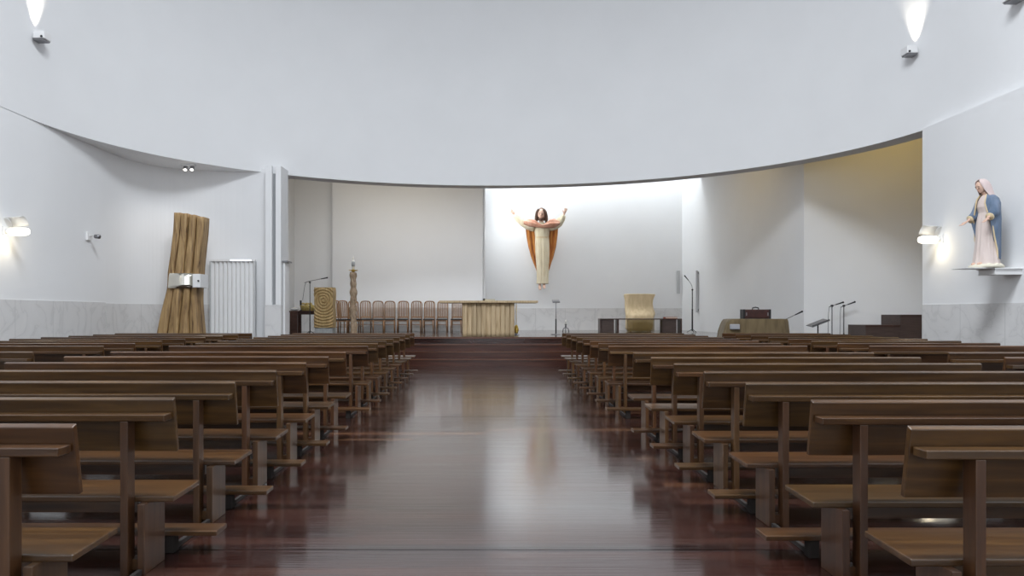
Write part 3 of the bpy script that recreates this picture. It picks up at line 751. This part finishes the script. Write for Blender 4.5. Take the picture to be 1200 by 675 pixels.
# ------------------------------------------------------------------ tabernacle trunk, left
d = 18.3
root = thing('tabernacle_column', 'tall leaning column of split raw timber with a polished band, left recess', 'tabernacle', (X(213, d), d, 0))
YS = [250.5, 256, 275, 297, 310, 321, 337, 353, 370, 389, 410, 433]
LX = [207, 206.8, 206, 204, 201.5, 199.8, 199, 195.6, 191.5, 187.4, 183, 179]
RX = [243, 243, 241.5, 239, 238, 237.4, 236, 236, 237, 238.5, 240, 242]
def lerp(xs, ys, x):
    for i in range(len(xs) - 1):
        if xs[i] <= x <= xs[i + 1]: return ys[i] + (ys[i + 1] - ys[i]) * (x - xs[i]) / (xs[i + 1] - xs[i])
    return ys[0] if x < xs[0] else ys[-1]
NP = 4; fr = [0, 0.25, 0.52, 0.76, 1.0]
bx = X(213, d)
for i in range(NP):
    ys0 = 250.5 + [0.0, 1.2, 2.6, 4.8][i]
    rg = []
    for k in range(30):
        py = 433 + (ys0 - 433) * k / 29
        l, r = lerp(YS, LX, py), lerp(YS, RX, py)
        wob = 0.7 * sin(py * 0.05 + i * 1.7)
        a = l + (r - l) * fr[i] + (wob if i else 0); b2 = l + (r - l) * fr[i + 1] + (0.7 * sin(py * 0.05 + (i + 1) * 1.7) if i < 3 else 0)
        a = X(a + 0.35, d) - bx; b2 = X(b2 - 0.35, d) - bx; c = (a + b2) / 2; hw_ = (b2 - a) / 2
        dep = [0.23, 0.27, 0.25, 0.22][i] * (1 + 0.06 * sin(py * 0.07 + i * 2)); z = Z(py, d)
        ring = []
        for q in range(16):
            an = 2 * pi * q / 16; cc_, ss_ = cos(an), sin(an)
            ring.append((c + hw_ * (1 if cc_ > 0 else -1) * abs(cc_) ** 0.3, dep * (1 if ss_ > 0 else -1) * abs(ss_) ** 0.35 + (0.012 * sin(q * 2.3 + k * 0.6)), max(z, 0)))
        rg.append(ring)
    MB().rings(rg).build('split_trunk', 'trunk', root)
# polished band
rg = []
for py in (338, 334, 325, 321):
    l, r = lerp(YS, LX, py) - 0.6, 234.0; z = Z(py, d); c = (X(l, d) + X(r, d)) / 2 - bx; hw_ = (X(r, d) - X(l, d)) / 2
    rg.append([(c + hw_ * cos(2 * pi * q / 16), 0.335 * (1 if sin(2 * pi * q / 16) > 0 else -1) * abs(sin(2 * pi * q / 16)) ** 0.6, z) for q in range(16)])
MB().rings(rg).build('polished_band', 'mirror', root)
bx0 = MB().box(X(233.5, d) - bx, X(242.5, d) - bx, -0.42, 0.1, Z(337.5, d), Z(322, d)).build('tabernacle_box', 'white', root, bevel=0.008)
MB().cyl((X(240.5, d) - bx, -0.42, Z(330, d)), (X(240.5, d) - bx, -0.45, Z(330, d)), 0.022).build('lock', 'black', bx0)

# folding door in the recess
d = 19.3
t = thing('pleated_door', 'white pleated folding door in the left recess beside the pier', 'door', (X(273, d), d, 0))
hw_ = (298 - 248) / 2 * d / FPX; hd = Z(305, d); npl = 20
poly = [(-hw_ + 2 * hw_ * k / npl, (0.035 if k % 2 else -0.035)) for k in range(npl + 1)]
MB().prism(poly + [(x, y + 0.012) for x, y in reversed(poly)], 0.01, hd - 0.03).build('pleats', 'white', t)
MB().box(-hw_ - 0.03, hw_ + 0.03, -0.05, 0.06, hd - 0.03, hd + 0.02).build('head_rail', 'white', t)
for s in (-1, 1): MB().box(s * (hw_ + 0.02) - 0.02, s * (hw_ + 0.02) + 0.02, -0.05, 0.06, 0, hd - 0.03).build('jamb', 'groove', t)
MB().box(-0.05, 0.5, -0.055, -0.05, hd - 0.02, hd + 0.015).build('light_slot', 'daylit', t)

# ------------------------------------------------------------------ lamps and fittings on the walls
def tube_lamp(side, d, py, label, px_end):
    s = -1 if side == 'left' else 1
    t = thing('wall_lamp', label, 'lamp', (s * WX, d, Z(py, d)), group='tube wall lamps')
    i = -s
    MB().box(*sorted((0, i * 0.03)), -0.07, 0.07, -0.07, 0.10).build('wall_plate', 'white', t, bevel=0.006)
    MB().tube([(i * 0.03, 0, 0), (i * 0.09, 0, 0)], 0.05, 16).build('socket', 'white', t)
    MB().tube([(i * 0.09, 0, 0), (i * 0.11, 0, 0), (i * 0.40, 0, 0), (i * 0.445, 0, 0), (i * 0.465, 0, 0)], [0.045, 0.072, 0.072, 0.055, 0.02], 20).build('glass_tube', 'tube', t)
    b = MB(); rg = []
    for k in range(9):
        a = radians(25 + 85 * k / 8); rg.append([(i * 0.02, 0.20 * cos(a) + 0.02, 0.27 * sin(a)), (i * 0.33, 0.20 * cos(a) + 0.02, 0.27 * sin(a) + 0.02)])
    b.rings(rg, cap=False, closed=False); b.build('reflector', 'white', t, solid=0.006)
    point('lamp_glow', (s * WX + i * 0.27, d - 0.02, Z(py, d) - 0.20), 5, (1.0, 0.86, 0.60), 0.07)
tube_lamp('left', 13.5, 271.5, 'glowing horizontal tube lamp with curved reflector on the left wall', 0)
tube_lamp('right', 14.4, 281, 'glowing horizontal tube lamp with curved reflector on the right wall, beside the statue', 0)

def uplight(s, d, py, label, lit=True):
    sx0 = DX + s * DA * sqrt(1 - (max(d - DZ, 0) / DB) ** 2)
    t = thing('uplighter', label, 'lamp', (sx0, d, Z(py, d)), group='boxy uplighters high on the side walls')
    i = -s
    b = MB(); b.box(*sorted((i * 0.05, i * 0.27)), -0.12, 0.12, 0.0, 0.15)
    b.build('lamp_box', 'white', t, bevel=0.012)
    MB().box(*sorted((0, i * 0.05)), -0.05, 0.05, 0.03, 0.12).build('wall_arm', 'white', t)
    MB().extrude_x([(-0.12, 0.0), (0.12, 0.0), (0.09, -0.035), (-0.09, -0.035)], *sorted((i * 0.04, i * 0.25))).build('underside', 'steel', t)
    MB().cyl((i * 0.22, -0.12, 0.03), (i * 0.22, -0.135, 0.03), 0.022).build('screw', 'black', t)
    if lit:
        l = bpy.data.lights.new('uplight_beam', 'SPOT'); l.energy = 190; l.color = (1.0, 0.93, 0.78); l.spot_size = radians(58); l.spot_blend = 1.0; l.shadow_soft_size = 0.05
        o = bpy.data.objects.new('uplight_beam', l); C.objects.link(o); o.location = (sx0 + i * 0.10, d, Z(py, d) + 0.165)
        o.rotation_euler = (pi, radians(5) * s, 0)
uplight(-1, 14.35, 47, 'white box uplighter high on the left wall throwing a beam upwards')
uplight(1, 15.3, 64, 'white box uplighter high on the right wall throwing a beam upwards')
uplight(1, 12.45, 0.5, 'white box uplighter cut by the top edge at the upper right corner')

# twin ceiling spots in the recess
d = 18.6; p = W(221.5, 193, d)
t = thing('ceiling_spotlight', 'small twin spotlight under the soffit of the left recess', 'lamp', (p.x, d, HS))
MB().box(-0.16, 0.16, -0.09, 0.09, -0.05, 0).build('housing', 'white', t, bevel=0.006)
for s in (-1, 1):
    hd_ = MB().tube([(s * 0.085, 0, -0.05), (s * 0.085, -0.02, -0.13)], [0.05, 0.055], 14).build('spot_head', 'steel', t)
    MB().ball((s * 0.085, -0.035, -0.145), 0.042, 0.042, 0.025).build('lamp_lens', 'bulb', hd_)
for s in (-1, 1):
    l = bpy.data.lights.new('recess_spot', 'SPOT'); l.energy = 34; l.color = (1.0, 0.95, 0.88); l.spot_size = radians(120); l.spot_blend = 0.9; l.shadow_soft_size = 0.06
    o = bpy.data.objects.new('recess_spot', l); C.objects.link(o); o.location = (p.x + s * 0.085, 18.56, HS - 0.18); o.rotation_euler = (radians(-14), 0, 0)
# security sensor left wall
d = 16.3; p = W(109, 277, d)
t = thing('wall_sensor', 'small white sensor on a bracket on the left wall', 'sensor', (-WX, d, p.z))
MB().box(0, 0.05, -0.08, 0.08, -0.09, 0.09).build('housing', 'white', t, bevel=0.006)
MB().tube([(0.05, 0, 0), (0.13, 0, 0.03), (0.2, 0, 0.0)], 0.014).build('arm', 'white', t)
MB().tube([(0.17, 0, 0.0), (0.28, -0.03, -0.01)], [0.045, 0.05]).build('head', 'steel', t)

# ------------------------------------------------------------------ statues
def body_mesh(name, mb, root, voxel, m='skin'):
    o = mb.build(name, m, root)
    q = o.modifiers.new('fuse', 'REMESH'); q.mode = 'VOXEL'; q.voxel_size = voxel; q.use_smooth_shade = True
    q = o.modifiers.new('soft', 'SMOOTH'); q.iterations = 3; q.factor = 0.5
    return o
def head(mb, c, s, mtx=Matrix.Identity(4)):
    """head facing -Y, s = head height"""
    M3 = mtx.to_3x3(); c = Vector(c)
    def T(v): return c + M3 @ (Vector(v) * s)
    mb.ball(c, 0.33 * s, 0.40 * s, 0.50 * s, 20, 14, M3)
    mb.ball(T((0, -0.12, -0.28)), 0.21 * s, 0.24 * s, 0.22 * s, 14, 10, M3)            # jaw
    mb.tube([T((0, -0.36, 0.10)), T((0, -0.44, -0.03)), T((0, -0.48, -0.09))], [0.03 * s, 0.045 * s, 0.06 * s], 8)   # nose
    for e in (-1, 1):
        mb.ball(T((e * 0.13, -0.335, 0.10)), 0.085 * s, 0.05 * s, 0.035 * s, 8, 6, M3)   # brow
        mb.ball(T((e * 0.13, -0.345, 0.02)), 0.055 * s, 0.04 * s, 0.03 * s, 8, 6, M3)    # eye
        mb.ball(T((e * 0.335, 0.0, 0.0)), 0.04 * s, 0.07 * s, 0.10 * s, 8, 6, M3)        # ear
    mb.ball(T((0, -0.375, -0.235)), 0.10 * s, 0.04 * s, 0.025 * s, 8, 6, M3)              # lips
    mb.ball(T((0, -0.33, -0.38)), 0.08 * s, 0.06 * s, 0.06 * s, 8, 6, M3)                 # chin
def face_paint(c, s, mtx, root):
    M3 = mtx.to_3x3(); c = Vector(c)
    def T(v): return c + M3 @ (Vector(v) * s)
    b = MB()
    for e in (-1, 1):
        b.ball(T((e * 0.13, -0.375, 0.02)), 0.05 * s, 0.025 * s, 0.028 * s, 8, 6, M3)
        b.tube([T((e * 0.06, -0.375, 0.12)), T((e * 0.13, -0.375, 0.15)), T((e * 0.21, -0.34, 0.12))], 0.018 * s, 6)
    b.build('eyes_and_brows', 'hair', root)
    MB().ball(T((0, -0.405, -0.235)), 0.08 * s, 0.025 * s, 0.025 * s, 8, 6, M3).build('lips', 'rose', root)
def hand(mb, wrist, direction, palm_normal, L_, thumb_side, curl=0.25):
    d_ = Vector(direction).normalized(); nrm = Vector(palm_normal); nrm = (nrm - d_ * nrm.dot(d_)).normalized(); s_ = d_.cross(nrm).normalized() * thumb_side
    w = Vector(wrist)
    mb.tube([w - d_ * 0.1 * L_, w + d_ * 0.1 * L_, w + d_ * 0.3 * L_, w + d_ * 0.48 * L_], [0.15 * L_, 0.17 * L_, 0.21 * L_, 0.19 * L_], 12, flat=0.55, up=nrm)
    lens = (0.44, 0.5, 0.46, 0.36)
    for k in range(4):
        off_ = s_ * (0.16 - 0.107 * k) * L_; st = w + d_ * 0.44 * L_ + off_
        sp = (d_ + s_ * (0.16 - 0.11 * k)).normalized(); ln_ = lens[k] * L_
        p1 = st + sp * ln_ * 0.45; p2 = p1 + (sp + nrm * curl).normalized() * ln_ * 0.3; p3 = p2 + (sp + nrm * curl * 2.2).normalized() * ln_ * 0.25
        mb.tube([st, p1, p2, p3], [0.055 * L_, 0.052 * L_, 0.046 * L_, 0.036 * L_], 8)
    tb = w + d_ * 0.12 * L_ + s_ * 0.14 * L_
    t1 = tb + (d_ * 0.6 + s_ * 0.8).normalized() * 0.22 * L_; t2 = t1 + (d_ * 0.85 + s_ * 0.45).normalized() * 0.2 * L_
    mb.tube([tb, t1, t2], [0.07 * L_, 0.06 * L_, 0.042 * L_], 8)
def robe_loft(rows, n_=64, folds=9, sharp=1.0):
    """rows: z, cx, cy, rx, ry, fold amplitude, phase"""
    rg = []
    for z, cx, cy, rx, ry, am, ph in rows:
        r = []
        for q in range(n_):
            a = 2 * pi * q / n_
            f = 1 + am * (0.6 * sin(folds * a + ph) + 0.4 * sin((folds * 2 - 3) * a - ph * 1.7))
            r.append((cx + rx * cos(a) * f, cy + ry * sin(a) * f, z))
        rg.append(r)
    return rg
def dense(rows, m=4):
    out = []
    for i in range(len(rows) - 1):
        for j in range(m):
            t_ = j / m; t_ = t_ * t_ * (3 - 2 * t_) * 0.5 + t_ * 0.5
            out.append(tuple(a + (b_ - a) * t_ for a, b_ in zip(rows[i], rows[i + 1])))
    out.append(rows[-1]); return out

# -- figure with outstretched arms on the niche wall; local unit: 1 px of the photo = u metres
d = 28.7; u = d / FPX
p = W(634.5, 340, d)
root = thing('wall_statue', 'large painted statue of a robed bearded man with arms spread wide, on the niche wall', 'statue', (p.x, d, p.z))
def q3(px, py, y=0.0): return Vector(((px - 634.5) * u, y, (340 - py) * u))
b = MB()
hs = 15.2 * u
hc_ = q3(634.2, 251.3, -0.10)
head(b, hc_, hs * 0.86, Matrix.Rotation(radians(14), 4, 'X') @ Matrix.Rotation(radians(-12), 4, 'Z'))
b.tube([q3(634.5, 268, 0.05), q3(634.5, 262, 0.02), q3(634.3, 255, -0.04)], [3.4 * u, 2.5 * u, 2.4 * u], 12)
b.tube([q3(635, 330, 0.02), q3(635.5, 310, 0.04), q3(635.5, 292, 0.05), q3(635, 278, 0.04), q3(634.8, 268, 0.04), q3(634.6, 263, 0.04)], [3.5 * u, 5 * u, 6 * u, 5.8 * u, 6.6 * u, 4.5 * u], 14, flat=0.7, up=(0, 1, 0))
for sgn, sh, el, wr, tip in ((-1, (626, 264.5), (613.5, 259.5), (603.2, 252.4), (597.0, 245.4)), (1, (643.5, 264.5), (654.5, 260.0), (660.6, 251.6), (663.8, 242.8))):
    S_, E_, W_, T_ = q3(*sh, 0.04), q3(*el, -0.02), q3(*wr, -0.10), q3(*tip, -0.16)
    b.tube([S_, E_, W_], [2.6 * u, 2.1 * u, 1.35 * u], 12)
    dr = (T_ - W_)
    hand(b, W_ + dr.normalized() * 0.8 * u, dr, Vector((0, -1, 0.15)), 8.3 * u, 1 if sgn < 0 else -1, 0.22)
for fx, ty in ((632.6, 338.8), (637.6, 337.3)):
    b.tube([q3(fx, 326, 0.02), q3(fx, 333, 0.0), q3(fx, ty - 2, -0.05)], [1.9 * u, 1.5 * u, 1.6 * u], 10)
    b.tube([q3(fx, ty - 3.4, 0.0), q3(fx - 0.2, ty - 1.5, -0.10), q3(fx - 0.3, ty + 0.3, -0.18)], [1.6 * u, 1.9 * u, 1.5 * u], 10)
    for k in range(5): b.ball(q3(fx - 1.4 + 0.62 * k, ty + 0.8, -0.20), 0.42 * u, 0.7 * u, 0.5 * u, 8, 6)
body = body_mesh('body', b, root, 0.016)
face_paint(hc_, hs * 0.86, Matrix.Rotation(radians(14), 4, 'X') @ Matrix.Rotation(radians(-12), 4, 'Z'), root)
# beard and hair
b = MB(); R = (Matrix.Rotation(radians(14), 4, 'X') @ Matrix.Rotation(radians(-12), 4, 'Z')).to_3x3()
hh_ = hs * 0.86
def HT(x, y, z): return hc_ + R @ (Vector((x, y, z)) * hh_)
b.ball(HT(0, 0.12, 0.13), 0.37 * hh_, 0.36 * hh_, 0.44 * hh_, 18, 12, R)
for e in (-1, 1):
    b.tube([HT(e * 0.20, -0.12, 0.46), HT(e * 0.36, -0.12, 0.20), HT(e * 0.42, -0.04, -0.15), HT(e * 0.44, 0.02, -0.50), HT(e * 0.46, 0.02, -0.80)], [0.12 * hh_, 0.15 * hh_, 0.17 * hh_, 0.17 * hh_, 0.08 * hh_], 12)
b.ball(HT(0, 0.18, -0.3), 0.36 * hh_, 0.22 * hh_, 0.42 * hh_, 16, 10, R)
body_mesh('hair', b, root, 0.016, 'hair')
b = MB(); b.ball(HT(0, -0.27, -0.42), 0.19 * hh_, 0.13 * hh_, 0.17 * hh_, 12, 8, R); b.tube([HT(-0.2, -0.22, -0.2), HT(-0.17, -0.27, -0.38), HT(0, -0.33, -0.5), HT(0.17, -0.27, -0.38), HT(0.2, -0.22, -0.2)], 0.05 * hh_, 8)
body_mesh('beard', b, root, 0.014, 'hair')
# robe
rows = [(q3(0, 332.6).z, 1.2 * u, 0.0, 6.3 * u, 4.6 * u, 0.05, 0.4), (q3(0, 326).z, 1.3 * u, 0.01, 6.2 * u, 4.6 * u, 0.055, 0.6), (q3(0, 312).z, 1.3 * u, 0.02, 6.9 * u, 5 * u, 0.05, 0.9), (q3(0, 298).z, 1.2 * u, 0.02, 7.7 * u, 5.4 * u, 0.04, 1.2),
        (q3(0, 286).z, 0.8 * u, 0.02, 8.0 * u, 5.4 * u, 0.028, 1.4), (q3(0, 279.2).z, 0.6 * u, 0.02, 7.7 * u, 5.0 * u, 0.02, 1.5), (q3(0, 277.6).z, 0.6 * u, 0.02, 7.5 * u, 4.9 * u, 0.015, 1.5), (q3(0, 272).z, 0.6 * u, 0.02, 8.1 * u, 5.5 * u, 0.02, 1.8), (q3(0, 266).z, 0.4 * u, 0.02, 8.3 * u, 5.2 * u, 0.02, 2), (q3(0, 262.6).z, 0.2 * u, 0.02, 5.8 * u, 3.8 * u, 0.01, 2), (q3(0, 260.6).z, 0.1 * u, 0.02, 2.9 * u, 2.7 * u, 0, 2)]
MB().rings(robe_loft([(r[0], r[1], r[2], r[3] * 1.06, r[4], r[5] * 1.7, r[6]) for r in dense(rows, 6)], 120, 9)).build('robe', 'robe', root)
MB().rings([[(0.6 * u + 7.95 * u * cos(a_ * pi / 16), 0.02 + 5.3 * u * sin(a_ * pi / 16), q3(0, yy).z) for a_ in range(32)] for yy in (279.6, 279.0, 278.0, 277.4)], cap=False).build('belt', 'drape', root)
# sleeves
for sgn, pts, rd in ((-1, ((626.5, 265.6), (619.5, 263.8), (613, 260.8), (607, 256.6), (602.4, 252.4)), (5.6, 5.6, 4.9, 3.6, 2.5)), (1, ((643, 265.6), (649, 264.0), (654.5, 261.0), (658.3, 256.8), (660.8, 252.6)), (5.6, 5.7, 5.0, 3.7, 2.6))):
    rg = []; P_ = [q3(x, y, 0.03 - 0.03 * k) for k, (x, y) in enumerate(pts)]
    for k in range(len(P_) * 3 - 2):
        i0 = min(k // 3, len(P_) - 2); f_ = k / 3 - i0
        c_ = P_[i0].lerp(P_[i0 + 1], f_); r_ = (rd[i0] + (rd[i0 + 1] - rd[i0]) * f_) * u
        dr = (P_[i0 + 1] - P_[i0]).normalized(); up_ = Vector((0, 1, 0)); up_ = (up_ - dr * up_.dot(dr)).normalized(); w_ = dr.cross(up_)
        rg.append([c_ + (up_ * cos(2 * pi * q / 28) * 0.75 + w_ * sin(2 * pi * q / 28)) * r_ * (1 + 0.07 * sin(5 * 2 * pi * q / 28 + k * 0.55)) for q in range(28)])
    MB().rings(rg).build('sleeve', 'robe', root)
# cape hanging behind
lx = [(262, 616.5), (266, 616), (275, 617), (290, 619.5), (300, 622.5), (308, 625.5), (318, 629.5), (322, 631)]
rx_ = [(262, 653.5), (266, 654), (275, 653.5), (290, 651.5), (300, 649), (308, 646), (316, 643.5), (322, 641)]
NU, NV = 60, 30; vs = []; fs = []
for j in range(NV + 1):
    py = 262.5 + 59 * j / NV
    a = lerp([t_[0] for t_ in lx], [t_[1] for t_ in lx], py); b2 = lerp([t_[0] for t_ in rx_], [t_[1] for t_ in rx_], py)
    for i in range(NU + 1):
        f_ = i / NU; x = a + (b2 - a) * f_
        yy = 0.12 + 0.055 * sin(f_ * 2 * pi * 7 + j * 0.10) * (0.35 + 0.65 * j / NV) - 0.10 * abs(2 * f_ - 1) ** 2
        v = q3(x, py + 1.2 * sin(f_ * 2 * pi * 7), yy); vs.append(v)
for j in range(NV):
    for i in range(NU): a = j * (NU + 1) + i; fs.append((a, a + 1, a + NU + 2, a + NU + 1))
b = MB(); b.add(vs, fs, True); b.build('cape', 'cape', root, solid=0.03)
# rose swathe over shoulders and chest
TX = [613.5, 617, 621, 627, 631.5, 635, 639, 644, 649, 652, 655.5]
TT = [258.6, 257.6, 257.2, 258.6, 262.2, 264.3, 262.2, 258.2, 256.8, 257.2, 258.6]
TB = [263.6, 265.0, 266.0, 266.6, 267.2, 267.8, 267.9, 267.8, 267.2, 266.0, 264.0]
vs = []; fs = []; NU, NV = 84, 14
for j in range(NV + 1):
    for i in range(NU + 1):
        x = 613.5 + 42 * i / NU; f_ = j / NV
        yt, yb = lerp(TX, TT, x), lerp(TX, TB, x); c_ = abs(x - 635) / 21
        bulge = -0.225 + 0.05 * c_ ** 2 - 0.03 * sin(pi * f_)
        back = 0.22 * (1 - f_) ** 3 * c_ + 0.10 * f_ ** 6 * c_
        fold = 0.022 * sin(f_ * 15 + 6 * c_ * (1 if x < 635 else -1)) * sin(pi * min(1, f_ * 1.3 + 0.1))
        vs.append(q3(x, yt + (yb - yt) * f_, bulge + back + fold))
for j in range(NV):
    for i in range(NU): a = j * (NU + 1) + i; fs.append((a, a + 1, a + NU + 2, a + NU + 1))
b = MB(); b.add(vs, fs, True); b.build('shoulder_drape', 'rose', root, solid=0.025)
MB().cyl(q3(635.5, 285, 0.1), q3(635.5, 285, 29.3 - d), 0.05).build('wall_fixing', 'steel', root)

# -- robed woman on the right wall shelf
yS = 12.45
base = Z(313.5, yS)
sx_ = 8.55
shf = thing('statue_shelf', 'shallow white box shelf with a thin plate on the right wall', 'shelf', (WX, yS, base - 0.025))
MB().box(-0.94, 0.0, -0.2, 0.2, 0.0, 0.012).build('thin_plate', 'white', shf)
MB().box(-0.47, 0.0, -0.25, 0.22, -0.012, 0.0).box(-0.45, 0.0, -0.22, 0.2, -0.105, -0.012).build('support_box', 'white', shf)
root = thing('shelf_statue', 'painted statue of a veiled woman in a blue mantle, standing on the right wall shelf', 'statue', (sx_, yS, base - 0.013), radians(-80))
Hs = 1.53
b = MB()
hs = 0.215
hc_ = Vector((0, -0.10, 1.40)); HR = Matrix.Rotation(radians(26), 4, 'X')
head(b, hc_, hs, HR)
b.tube([(0, 0.0, 1.20), (0, -0.02, 1.27), (0, -0.055, 1.34)], [0.06, 0.047, 0.045], 12)
b.tube([(0, 0.02, 0.1), (0, 0.02, 0.5), (0, 0.01, 0.80), (0, 0.0, 0.95), (0, 0.0, 1.12), (0, 0.0, 1.22)], [0.09, 0.12, 0.13, 0.11, 0.125, 0.09], 14, flat=0.75, up=(0, 1, 0))
for sgn in (-1, 1):
    Sh, El, Wr = Vector((sgn * 0.13, 0.0, 1.17)), Vector((sgn * 0.19, -0.01, 0.94)), Vector((sgn * 0.20, -0.17, 0.835))
    b.tube([Sh, El, Wr], [0.05, 0.042, 0.026], 12)
    dr = Vector((sgn * 0.25, -0.75, -0.55))
    hand(b, Wr + dr.normalized() * 0.02, dr, Vector((0, -0.6, 0.8)), 0.155, -sgn, 0.2)
body_mesh('body', b, root, 0.007)
face_paint(hc_, hs, HR, root)
rows = [(0.05, 0, 0.0, 0.215, 0.19, 0.05, 0), (0.10, 0, 0.0, 0.205, 0.18, 0.06, 0.2), (0.30, 0, 0.0, 0.175, 0.16, 0.065, 0.5), (0.55, 0, 0.0, 0.155, 0.145, 0.05, 0.9), (0.80, 0, 0.0, 0.15, 0.13, 0.035, 1.2), (0.95, 0, 0.0, 0.122, 0.105, 0.02, 1.3), (1.05, 0, -0.01, 0.135, 0.12, 0.015, 1.4), (1.15, 0, 0.0, 0.14, 0.105, 0.01, 1.5), (1.215, 0, 0.0, 0.105, 0.08, 0.0, 1.5), (1.25, 0, -0.01, 0.058, 0.055, 0, 1.5)]
MB().rings(robe_loft(dense(rows, 6), 90, 10)).build('gown', 'gown', root)
# mantle: open loft round the back, arms and sides
rows = [(0.12, 0.185, 0.16, 1.75), (0.30, 0.195, 0.16, 1.6), (0.50, 0.205, 0.155, 1.35), (0.68, 0.215, 0.15, 1.1), (0.84, 0.225, 0.145, 0.85), (0.98, 0.215, 0.14, 0.60), (1.10, 0.215, 0.14, 0.45), (1.18, 0.185, 0.125, 0.5), (1.235, 0.12, 0.10, 0.6), (1.26, 0.075, 0.08, 0.8)]
rg = []; rows = dense([r for r in rows], 5)
for k, (z, rx0, ry0, gap) in enumerate(rows):
    r = []
    for q in range(61):
        a = -pi / 2 + gap + (2 * pi - 2 * gap) * q / 60
        f_ = 1 + 0.05 * (1.2 - z) * sin(13 * a + 0.2 * k)
        edge = max(0, 1 - min(q, 60 - q) / 5)
        r.append((rx0 * cos(a) * f_, 0.03 + ry0 * sin(a) * f_ - 0.02 * edge, z + 0.03 * sin(3 * a) * (k < 2)))
    rg.append(r)
mt = MB(); mt.rings(rg, cap=False, closed=False); mt = mt.build('mantle', 'blue', root, solid=0.014)
for e in (0, 60): MB().tube([r[e] for r in rg], 0.013, 8).build('gold_hem', 'drape', mt)
for sgn in (-1, 1):
    rgs = []
    P_ = [Vector((sgn * 0.125, 0.0, 1.18)), Vector((sgn * 0.165, 0.0, 1.05)), Vector((sgn * 0.19, -0.03, 0.93)), Vector((sgn * 0.198, -0.12, 0.865))]
    MB().tube(P_, [0.06, 0.075, 0.082, 0.064], 18).build('sleeve', 'blue', root)
    cuf = MB().tube([P_[-1] + Vector((0, 0.005, 0.0)), P_[-1] + Vector((sgn * 0.004, -0.02, -0.012))], [0.068, 0.066], 18).build('cuff', 'drape', root)
    # hanging fold below each sleeve
    rgs = []
    for k in range(8):
        z = 0.87 - 0.058 * k; w_ = 0.075 * (1 - 0.10 * k)
        rgs.append([(sgn * (0.25 - 0.004 * k) + 0.02 * sin(a_ * 2 * pi / 16 * 2 + k), -0.05 + 0.01 * k + w_ * sin(a_ * 2 * pi / 16) * 1.0, z) if False else (sgn * (0.195 - 0.003 * k) + 0.022 * cos(a_ * 2 * pi / 16) * (1 + 0.3 * sin(k * 1.4)), -0.05 + 0.008 * k + w_ * sin(a_ * 2 * pi / 16), z + 0.02 * sin(a_ * 2 * pi / 16)) for a_ in range(16)])
    MB().rings(rgs).build('hanging_fold', 'blue', root)
# veil and hair
b = MB(); HR3 = HR.to_3x3()
def VT(x, y, z): return hc_ + HR3 @ (Vector((x, y, z)) * hs)
b.ball(VT(0, 0.06, 0.09), 0.345 * hs, 0.37 * hs, 0.455 * hs, 16, 12, HR3)
body_mesh('hair', b, root, 0.008, 'hair')
rg = []
for k, (z, rxx, ryy, yc, gap) in enumerate([(1.17, 0.125, 0.115, 0.03, 1.25), (1.23, 0.105, 0.115, 0.02, 1.1), (1.30, 0.094, 0.125, -0.005, 0.95), (1.37, 0.092, 0.130, -0.04, 0.8), (1.43, 0.090, 0.130, -0.065, 0.7), (1.475, 0.080, 0.12, -0.08, 0.55), (1.51, 0.055, 0.085, -0.085, 0.4), (1.53, 0.02, 0.03, -0.085, 0.2)]):
    rg.append([(rxx * cos(a), yc + ryy * sin(a), z - 0.03 * (sin(a) < -0.3) * 0) for a in [-pi / 2 + gap + (2 * pi - 2 * gap) * q / 32 for q in range(33)]])
MB().rings(rg, cap=False, closed=False).build('veil', 'veil', root, solid=0.012, sub=1)
# cloud base
b = MB(); b.lathe([(0.25, 0.0), (0.265, 0.02), (0.255, 0.045), (0.20, 0.07)], n=28)
for k in range(10): b.ball((0.2 * cos(k * 0.628), 0.17 * sin(k * 0.628), 0.045), 0.06, 0.05, 0.035, 10, 7)
b.build('cloud_base', 'paper', root)
for sgn in (-1, 1): MB().ball((sgn * 0.06, -0.17, 0.07), 0.035, 0.07, 0.03).build('foot', 'skin', root)
